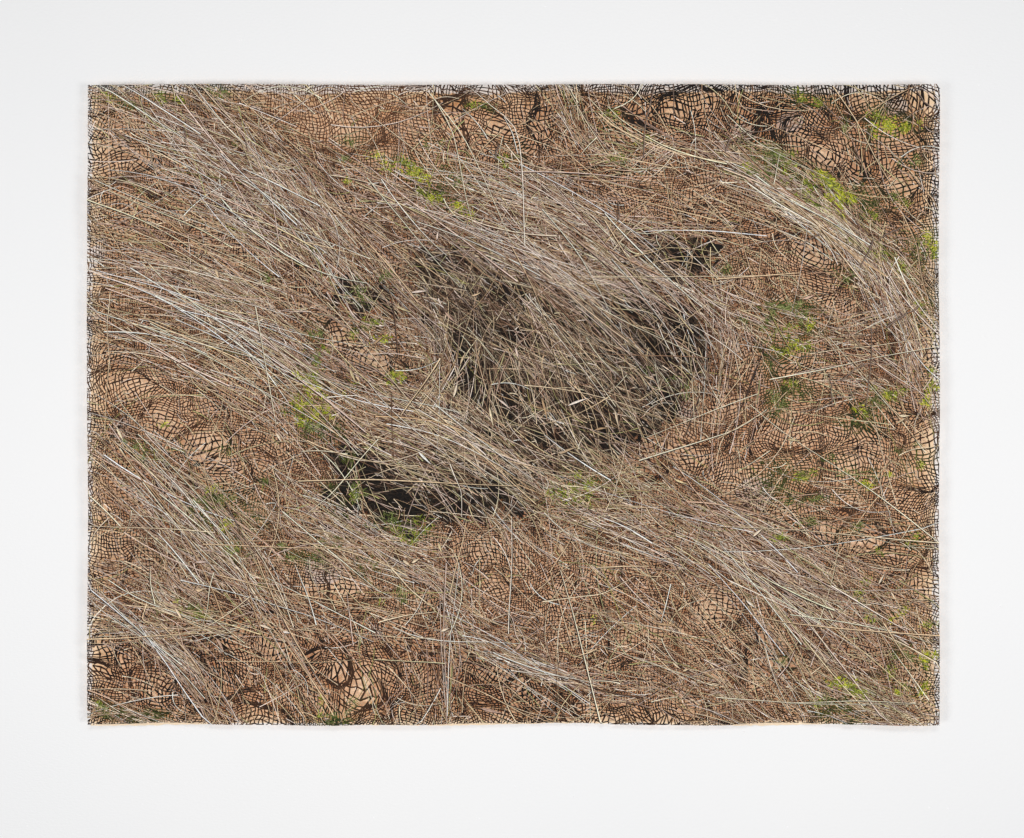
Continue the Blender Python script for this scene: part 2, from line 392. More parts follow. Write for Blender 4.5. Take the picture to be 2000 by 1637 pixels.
# ---- green plants: centre, radii, tilt, blades, tone (0 dark olive, 1 mid green, 2 yellow green, 3 bright lime)
TUFT = [(1752, 242, 22, 10, 10, 90, 3), (1725, 252, 22, 12, 0, 80, 3), (1768, 250, 10, 8, 0, 30, 2), (1716, 226, 16, 12, 30, 40, 2),
        (1562, 186, 16, 8, 20, 36, 2), (1600, 198, 20, 6, 10, 24, 2), (1465, 327, 9, 7, 20, 36, 3), (1492, 340, 30, 10, 10, 110, 1),
        (1510, 312, 30, 12, 30, 90, 1), (1545, 335, 26, 14, 40, 80, 2), (1612, 350, 26, 8, 35, 90, 3), (1640, 374, 22, 8, 40, 80, 3),
        (1580, 372, 16, 14, 0, 90, 2), (1600, 405, 30, 7, 30, 50, 2), (1618, 380, 8, 14, 0, 40, 3), (1655, 390, 14, 10, 40, 40, 3),
        (1690, 396, 20, 18, 30, 90, 0), (1640, 408, 24, 9, 50, 60, 3), (1705, 430, 14, 8, 30, 30, 2), (1650, 245, 6, 26, -15, 14, 1),
        (1792, 315, 8, 18, 10, 20, 1), (1765, 318, 12, 8, 0, 14, 1), (752, 318, 18, 8, 30, 55, 3), (780, 312, 14, 6, 0, 30, 2),
        (806, 332, 20, 12, 30, 90, 2), (826, 348, 14, 8, 20, 60, 3), (845, 380, 22, 12, 30, 80, 2), (878, 352, 14, 16, 0, 50, 1),
        (862, 366, 16, 10, 30, 50, 0), (900, 405, 16, 10, 35, 60, 3), (848, 392, 9, 6, 0, 34, 3), (690, 275, 14, 7, -10, 24, 1), (676, 315, 12, 5, 30, 20, 1),
        (678, 349, 5, 5, 0, 14, 3), (842, 288, 14, 12, 40, 16, 1), (930, 203, 10, 6, 0, 24, 2), (948, 205, 16, 5, 20, 14, 1),
        (1122, 205, 6, 14, 0, 14, 1), (1190, 235, 14, 10, -40, 24, 2), (1000, 310, 12, 18, 30, 24, 2), (1218, 315, 12, 8, 0, 30, 2),
        (1248, 275, 10, 6, 0, 18, 2), (1420, 524, 7, 8, 0, 22, 1), (1655, 468, 10, 6, 0, 14, 2),
        (1820, 470, 16, 12, 60, 80, 3), (1795, 480, 18, 14, 20, 70, 1), (1785, 500, 22, 10, 50, 60, 0), (1826, 500, 10, 10, 0, 36, 2),
        (1760, 390, 9, 12, 0, 26, 2), (1745, 385, 9, 7, 0, 20, 1), (1655, 535, 16, 8, 30, 26, 1), (1720, 500, 14, 10, 30, 40, 2),
        (1755, 520, 16, 9, 10, 40, 2),
        (1530, 600, 26, 9, 0, 90, 1), (1570, 610, 16, 16, 30, 100, 1), (1510, 618, 9, 14, 0, 50, 1), (1585, 630, 10, 8, 0, 30, 3),
        (1545, 655, 16, 14, 0, 70, 2), (1575, 648, 20, 14, 0, 90, 0), (1536, 678, 14, 9, 0, 60, 3), (1570, 680, 14, 12, 0, 50, 2),
        (1512, 690, 16, 26, 10, 100, 0), (1452, 622, 6, 14, 0, 20, 1), (1500, 640, 16, 10, 20, 40, 1), (1555, 762, 20, 12, 0, 140, 0),
        (1520, 782, 14, 16, -30, 100, 1), (1515, 800, 10, 12, 0, 60, 0), (1545, 752, 10, 6, 0, 24, 2), (1680, 798, 9, 8, 0, 34, 3),
        (1700, 810, 18, 16, 0, 90, 0), (1720, 780, 16, 14, 0, 60, 1), (1728, 775, 8, 5, 30, 24, 3), (1755, 768, 18, 8, -40, 50, 2),
        (1668, 828, 22, 8, 10, 70, 0), (1700, 752, 10, 6, 0, 20, 2), (1810, 722, 6, 9, 0, 18, 2), (1812, 762, 8, 10, 0, 34, 3), (1812, 785, 9, 8, 0, 34, 3),
        (1800, 600, 16, 20, 0, 40, 2), (1620, 895, 30, 5, 0, 16, 1), (1535, 922, 22, 12, 20, 90, 0), (1560, 930, 20, 8, 0, 50, 2),
        (1510, 948, 22, 12, 20, 70, 0), (1705, 930, 8, 8, 0, 50, 0), (1690, 948, 14, 5, 10, 24, 3), (1655, 922, 14, 8, 0, 30, 1),
        (1740, 925, 6, 4, 0, 12, 3), (1542, 975, 10, 9, 0, 50, 0), (1600, 975, 44, 6, -8, 30, 1), (1760, 880, 30, 4, -12, 14, 1),
        (1795, 905, 24, 12, -30, 26, 2), (1515, 1045, 16, 9, 40, 50, 2), (1580, 1020, 16, 6, 0, 24, 1), (1670, 1030, 20, 7, -30, 20, 1),
        (1785, 1050, 12, 14, 0, 26, 2), (1690, 1140, 14, 6, -40, 18, 2), (1672, 1165, 20, 9, -30, 24, 2), (1755, 1195, 14, 6, -40, 34, 3),
        (1700, 1210, 10, 6, 0, 20, 2), (1820, 1220, 10, 5, 0, 30, 2), (1540, 1290, 12, 10, 40, 18, 1),
        (1806, 1286, 12, 14, 0, 90, 3), (1778, 1275, 20, 10, 20, 60, 1), (1650, 1336, 18, 9, 20, 90, 3), (1668, 1352, 18, 7, 30, 60, 2),
        (1730, 1315, 12, 10, 0, 30, 2), (1770, 1342, 12, 6, 0, 24, 2), (1802, 1345, 7, 7, 0, 36, 3), (1757, 1350, 10, 5, 0, 20, 3),
        (1618, 1392, 14, 12, 0, 90, 0), (1668, 1412, 18, 7, 0, 80, 0), (1640, 1378, 40, 12, 0, 80, 0), (1590, 1385, 8, 10, 0, 20, 2),
        (1610, 1370, 14, 8, 0, 30, 1), (608, 728, 16, 22, 20, 60, 2), (622, 767, 14, 7, 10, 80, 3), (596, 742, 14, 10, 20, 40, 3), (588, 785, 14, 8, -20, 70, 3),
        (590, 800, 22, 16, 0, 80, 2), (618, 808, 14, 9, 0, 50, 3), (640, 800, 8, 5, 20, 24, 3), (612, 832, 18, 14, 0, 110, 1), (640, 840, 20, 14, 0, 120, 0),
        (588, 826, 8, 6, 0, 26, 3), (770, 735, 12, 6, -20, 50, 3), (762, 748, 10, 8, 0, 34, 2), (690, 656, 8, 6, 30, 24, 2),
        (750, 662, 12, 9, -20, 34, 3), (720, 642, 10, 6, 10, 26, 1), (615, 650, 10, 14, 10, 40, 1), (700, 640, 12, 6, 0, 26, 0),
        (618, 700, 9, 9, 0, 40, 1), (635, 685, 7, 7, 0, 20, 2), (735, 628, 12, 5, -10, 26, 2), (695, 575, 14, 16, 0, 60, 1),
        (710, 590, 12, 9, 0, 40, 0), (750, 538, 10, 6, 0, 40, 1), (683, 755, 10, 14, 20, 14, 2), (700, 958, 14, 12, 20, 60, 1),
        (680, 905, 10, 30, -15, 60, 0), (650, 955, 12, 12, 0, 40, 0), (695, 968, 8, 10, -20, 30, 2), (770, 1018, 18, 12, 0, 60, 1),
        (826, 1030, 10, 18, -20, 60, 2), (790, 1045, 20, 12, 0, 90, 2), (745, 1025, 20, 10, 0, 60, 0), (668, 985, 12, 16, 30, 40, 0),
        (410, 1010, 26, 26, 0, 160, 0), (440, 1020, 12, 8, -20, 60, 3), (430, 975, 20, 10, 0, 60, 1), (416, 955, 10, 6, 0, 26, 3),
        (395, 985, 26, 12, 0, 80, 1), (455, 1052, 12, 24, 20, 70, 0), (462, 1078, 16, 12, 0, 80, 1), (456, 1074, 7, 6, 0, 26, 3),
        (480, 1000, 30, 16, 20, 60, 0), (540, 790, 4, 4, 0, 1, 2), (590, 1090, 26, 8, 10, 50, 1), (712, 1110, 14, 10, 0, 60, 0),
        (725, 1098, 8, 6, 0, 26, 1), (648, 1062, 20, 10, 0, 40, 1), (610, 1080, 10, 10, 0, 30, 0), (783, 1160, 5, 14, 0, 24, 1),
        (370, 1198, 30, 7, 15, 50, 2), (380, 1195, 16, 8, 10, 50, 1), (265, 870, 22, 6, 25, 26, 1), (290, 890, 16, 8, 30, 20, 1),
        (324, 824, 6, 4, 0, 12, 3), (445, 875, 10, 10, 0, 16, 1), (205, 1385, 14, 8, 10, 40, 1), (240, 1402, 30, 8, 15, 120, 0),
        (285, 1404, 24, 8, 0, 110, 0), (195, 1378, 8, 6, 0, 20, 2), (215, 190, 12, 8, 0, 18, 2), (240, 200, 14, 10, 40, 26, 1),
        (310, 185, 20, 8, 10, 30, 2), (425, 185, 14, 9, 20, 40, 1), (320, 200, 8, 6, 0, 18, 2), (460, 283, 6, 3, 0, 10, 1),
        (520, 940, 8, 10, 0, 20, 1), (1100, 965, 22, 16, 0, 60, 2), (1130, 978, 26, 12, 0, 60, 2), (1150, 940, 30, 18, 20, 60, 2),
        (1338, 760, 4, 10, -5, 18, 1), (1270, 728, 16, 3, 20, 10, 1), (1180, 640, 4, 7, 0, 8, 1), (760, 838, 4, 4, 0, 1, 2),
        (1315, 740, 20, 4, 15, 10, 1), (1380, 990, 5, 4, 0, 8, 1), (545, 735, 4, 4, 0, 1, 2), (690, 1380, 24, 5, -30, 14, 1),
        (630, 1375, 7, 7, 0, 24, 2), (655, 1405, 20, 6, 0, 30, 1), (1160, 1210, 5, 3, 0, 8, 3), (520, 540, 7, 7, 0, 24, 1),
        (530, 1145, 10, 5, 0, 14, 1), (1720, 1075, 5, 8, 0, 12, 2), (740, 1175, 5, 4, 0, 6, 2)]


def greenness_raw(u, v):
    k = np.zeros(np.shape(u))
    for c in TUFT:
        x, y, *_ = local(u, v, c)
        k = np.maximum(k, min(1, c[5] / 40.) * np.exp(-0.5 * (x * x + y * y) / 1.6))
    return k


def cached(fn):
    gx = np.arange(150, 1860, 5.0); gy = np.arange(140, 1440, 5.0)
    X, Y = np.meshgrid(gx, gy)
    G = fn(X, Y)

    def at(u, v):
        x = np.clip((np.asarray(u, float) - 150) / 5, 0, len(gx) - 1.001); y = np.clip((np.asarray(v, float) - 140) / 5, 0, len(gy) - 1.001)
        i = x.astype(int); j = y.astype(int); fx = x - i; fy = y - j
        return G[j, i] * (1 - fx) * (1 - fy) + G[j, i + 1] * fx * (1 - fy) + G[j + 1, i] * (1 - fx) * fy + G[j + 1, i + 1] * fx * fy
    return at


clearness = cached(clearness_raw)
greenness = cached(greenness_raw)

# ------------------------------------------------------------------ netting
def warp(u, v):
    """lattice -> sheet: broad twist, folds, then the swollen windows"""
    a = 0.35 * samp(F_ang, u, v)
    x = u + 6.5 * samp(F_a, u, v) + 3.6 * samp(F_c, u, v)
    y = v + 6.5 * samp(F_b, u, v) + 3.6 * samp(F_d, u, v)
    qx = 13 * samp(F_c, v, u); qy = 13 * samp(F_d, v, u); md = 1 + 0.45 * samp(F_tone2, u, v)
    for c in WIN:
        lx, ly, dx, dy, ca, sa = local(x + qx, y + qy, c)
        lx = lx / 1.3; ly = ly * 1.25
        g = np.exp(-0.5 * (lx * lx + ly * ly)) * min(c[5], 1.8) * 0.21 * md
        th = g * 0.9 * math.sin(c[0] * 1.7 + c[1] * 0.9)
        ct, st = np.cos(th), np.sin(th)
        x = x + dx * (ct - 1) - dy * st + dx * g; y = y + dx * st + dy * (ct - 1) + dy * g
    return x, y


def ribbon_net(P, Wd, Cc, keep, layer):
    """P (n,m,2) polylines, Wd (n,m) widths, keep (n,m-1) -> quads"""
    T = np.gradient(P, axis=1)
    L = np.linalg.norm(T, axis=2, keepdims=True) + 1e-9
    N = np.stack([-T[..., 1], T[..., 0]], -1) / L
    A = P + N * Wd[..., None] / 2; B = P - N * Wd[..., None] / 2
    # each kept segment gets its own four points, drawn in to the sheet's edge
    a0, b0, a1, b1 = A[:, :-1], B[:, :-1], A[:, 1:], B[:, 1:]
    Q = np.stack([a0, b0, b1, a1], 2)[keep]                  # (k,4,2)
    lay = layer[..., None].repeat(4, -1)[keep]
    col = np.stack([Cc[:, :-1], Cc[:, :-1], Cc[:, 1:], Cc[:, 1:]], 2)[keep]
    return Q, lay, col


def quads_to_mesh(Q, lay, col):
    Q = Q.copy()
    Q[..., 0] = np.clip(Q[..., 0], U0, U1); Q[..., 1] = np.clip(Q[..., 1], V0, V1)
    # facing the viewer: counter-clockwise with v pointing down means negative area
    ar = ((Q[:, 1, 0] - Q[:, 0, 0]) * (Q[:, 2, 1] - Q[:, 0, 1]) - (Q[:, 2, 0] - Q[:, 0, 0]) * (Q[:, 1, 1] - Q[:, 0, 1]) +
          (Q[:, 2, 0] - Q[:, 0, 0]) * (Q[:, 3, 1] - Q[:, 0, 1]) - (Q[:, 3, 0] - Q[:, 0, 0]) * (Q[:, 2, 1] - Q[:, 0, 1]))
    fl = ar > 0
    Q[fl] = Q[fl][:, ::-1]; col = col.copy(); col[fl] = col[fl][:, ::-1]
    ok = np.abs(ar) > 0.02
    Q, lay, col = Q[ok], lay[ok], col[ok]
    V = to3(Q[..., 0], Q[..., 1], lay).reshape(-1, 3)
    F = np.arange(len(V)).reshape(-1, 4)
    return V, F, col.reshape(-1, 3)


def build_netting():
    S = 5.2
    gu = np.arange(60, 1950, S); gv = np.arange(60, 1540, S)
    U, Vv = np.meshgrid(gu, gv)
    rot = 0.0
    # rows shift against each other like the rows of knots in the cut paper
    r = np.random.default_rng(21)
    jit = 0.17 * S
    X, Y = warp(U + r.normal(0, jit, U.shape), Vv + r.normal(0, jit, U.shape))
    P = np.stack([X, Y], -1)
    inside = (X > U0) & (X < U1) & (Y > V0) & (Y < V1)
    cell = np.sqrt(np.abs(np.gradient(X, axis=1) * np.gradient(Y, axis=0) - np.gradient(X, axis=0) * np.gradient(Y, axis=1)))
    tone = 0.5 + 0.22 * samp(F_tone, X, Y) + 0.12 * samp(F_tone2, X, Y)
    bold = np.exp(-0.5 * (((X - 1330) / 150) ** 2 + ((Y - 200) / 60) ** 2)) + \
        .8 * np.exp(-0.5 * (((X - 300) / 200) ** 2 + ((Y - 1330) / 90) ** 2)) + \
        .8 * np.exp(-0.5 * (((X - 1000) / 160) ** 2 + ((Y - 1360) / 50) ** 2)) + \
        .6 * np.exp(-0.5 * (((X - 1650) / 160) ** 2 + ((Y - 250) / 120) ** 2))
    Wd = np.clip(1.05 + 0.16 * cell, 1.4, 3.3) * (1 + 0.30 * np.clip(bold, 0, 1)) * r.uniform(0.72, 1.3, X.shape)
    darkc = s2l((24, 19, 17)); brown = s2l((66, 43, 30)); light = s2l((112, 84, 62)); grn = s2l((52, 66, 30))
    t = np.clip(tone - 0.5 * np.clip(bold, 0, 1) - 0.25 * (cell > 9), 0, 1)[..., None]
    t = np.clip(t + r.normal(0, 0.16, t.shape), 0, 1)
    col = darkc * (1 - t) + brown * t
    sp = (r.random(X.shape) < 0.06)[..., None]
    col = np.where(sp, light, col)
    # brown-printed stretch along the top
    bt = np.exp(-0.5 * (((X - 690) / 120) ** 2 + ((Y - 215) / 60) ** 2))[..., None] * 0.55
    col = col * (1 - bt) + s2l((112, 74, 50)) * bt
    g = np.clip(greenness(X, Y) * 1.1, 0, .85)[..., None]
    col = col * (1 - g) + grn * g
    hol = in_hollow(X, Y)
    keepn = inside & ~hol
    out = []
    for ax in (0, 1):
        PP = P if ax == 0 else P.transpose(1, 0, 2)
        WW = Wd if ax == 0 else Wd.T
        CC = col if ax == 0 else col.transpose(1, 0, 2)
        IN = keepn if ax == 0 else keepn.T
        keep = (IN[:, :-1] | IN[:, 1:]) & (r.random(IN[:, 1:].shape) > 0.035)
        lay = np.full(keep.shape, 0.0000 if ax == 0 else 0.0002) + r.uniform(0, 0.00012, keep.shape)
        out.append(ribbon_net(PP, WW, CC, keep, lay))
    Q = np.concatenate([o[0] for o in out]); L = np.concatenate([o[1] for o in out]); Cc = np.concatenate([o[2] for o in out])
    V, F, c = quads_to_mesh(Q, L, Cc)
    return mesh_obj("netting", V, F, M_print, parent=art, col=c, kind="stuff")


build_netting()

# ------------------------------------------------------------------ ribbons for blades
class Ribbons:
    def __init__(s): s.Q = []; s.L = []; s.C = []

    def add(s, P, W, c, lay):
        P = np.asarray(P, float); n = len(P)
        T = np.gradient(P, axis=0); T /= np.linalg.norm(T, axis=1, keepdims=True) + 1e-9
        N = np.stack([-T[:, 1], T[:, 0]], 1)
        W = np.broadcast_to(W, (n,))[:, None] / 2
        A, B = P + N * W, P - N * W
        k = ((P[:-1, 0] > U0) & (P[:-1, 0] < U1) & (P[:-1, 1] > V0) & (P[:-1, 1] < V1)) | \
            ((P[1:, 0] > U0) & (P[1:, 0] < U1) & (P[1:, 1] > V0) & (P[1:, 1] < V1))
        if not k.any(): return
        q = np.stack([A[:-1], B[:-1], B[1:], A[1:]], 1)[k]
        s.Q.append(q); s.L.append(np.full((len(q), 4), lay))
        c = np.asarray(c)
        if c.ndim == 1: s.C.append(np.broadcast_to(c, (len(q), 4, 3)))
        else: s.C.append(np.stack([c[:-1], c[:-1], c[1:], c[1:]], 1)[k])

    def bulk(s, Q, L, Cc): s.Q.append(Q); s.L.append(L); s.C.append(Cc)

    def obj(s, name, mat=None, **kw):
        if not s.Q: return None
        V, F, c = quads_to_mesh(np.concatenate(s.Q), np.concatenate(s.L), np.concatenate(s.C))
        if not len(V): return None
        return mesh_obj(name, V, F, mat or M_print, parent=art, col=c, **kw)


PAL = {
    'pink': [(243, 224, 209), (232, 210, 195), (216, 192, 178), (248, 235, 224), (204, 172, 152), (182, 152, 136)],
    'straw': [(236, 214, 182), (222, 196, 160), (208, 180, 146), (244, 226, 200), (190, 158, 122), (214, 196, 154)],
    'green': [(196, 190, 138), (180, 178, 118), (214, 204, 164), (156, 150, 90), (224, 212, 178)],
    'brown': [(160, 124, 98), (132, 98, 76), (180, 146, 120), (104, 78, 60), (198, 166, 142)],
    'dim': [(112, 86, 68), (88, 66, 52), (136, 108, 86), (70, 52, 42), (158, 130, 106), (184, 156, 130)],
}
PAL = {k: s2l(v) for k, v in PAL.items()}
INK = s2l([(30, 24, 22), (46, 34, 30), (24, 20, 19), (70, 46, 34), (50, 42, 40)])

# deep spots of the hollows where few stems cross
SPOT = [(1345, 498, 48, 30), (1255, 498, 34, 22), (1318, 630, 60, 42), (1345, 690, 30, 34), (1280, 690, 40, 30), (1300, 780, 34, 26),
        (1225, 862, 34, 22), (1150, 780, 40, 30), (1175, 850, 40, 26), (960, 960, 60, 24), (890, 985, 50, 26), (790, 985, 90, 32), (735, 925, 40, 26),
        (700, 955, 44, 44), (690, 895, 34, 40), (860, 515, 50, 22), (985, 570, 50, 24), (668, 576, 34, 24), (735, 592, 44, 22), (1010, 660, 30, 30),
        (930, 640, 26, 26), (920, 740, 30, 34), (1000, 780, 34, 30), (1080, 850, 40, 26), (900, 690, 20, 40), (1110, 620, 50, 26),
        (960, 860, 30, 20), (1230, 610, 50, 24)]


def deep_raw(u, v):
    k = np.zeros(np.shape(u))
    for x, y, a, b in SPOT:
        k = np.maximum(k, np.exp(-0.5 * (((u - x) / a) ** 2 + ((v - y) / b) ** 2) ** 1.5))
    return k


deep = cached(deep_raw)


def pick(r, tone):
    mix = {'p': ('pink', 'pink', 'straw', 'brown'), 's': ('straw', 'straw', 'pink', 'brown'),
           'g': ('green', 'straw', 'green', 'brown'), 'd': ('dim', 'dim', 'brown', 'straw'),
           'm': ('brown', 'straw', 'pink', 'dim'), 'b': ('straw', 'pink', 'straw', 'straw')}[tone]
    p = PAL[mix[r.integers(len(mix))]]
    return np.minimum(p[r.integers(len(p))] * r.uniform(0.84, 1.16), 0.9)


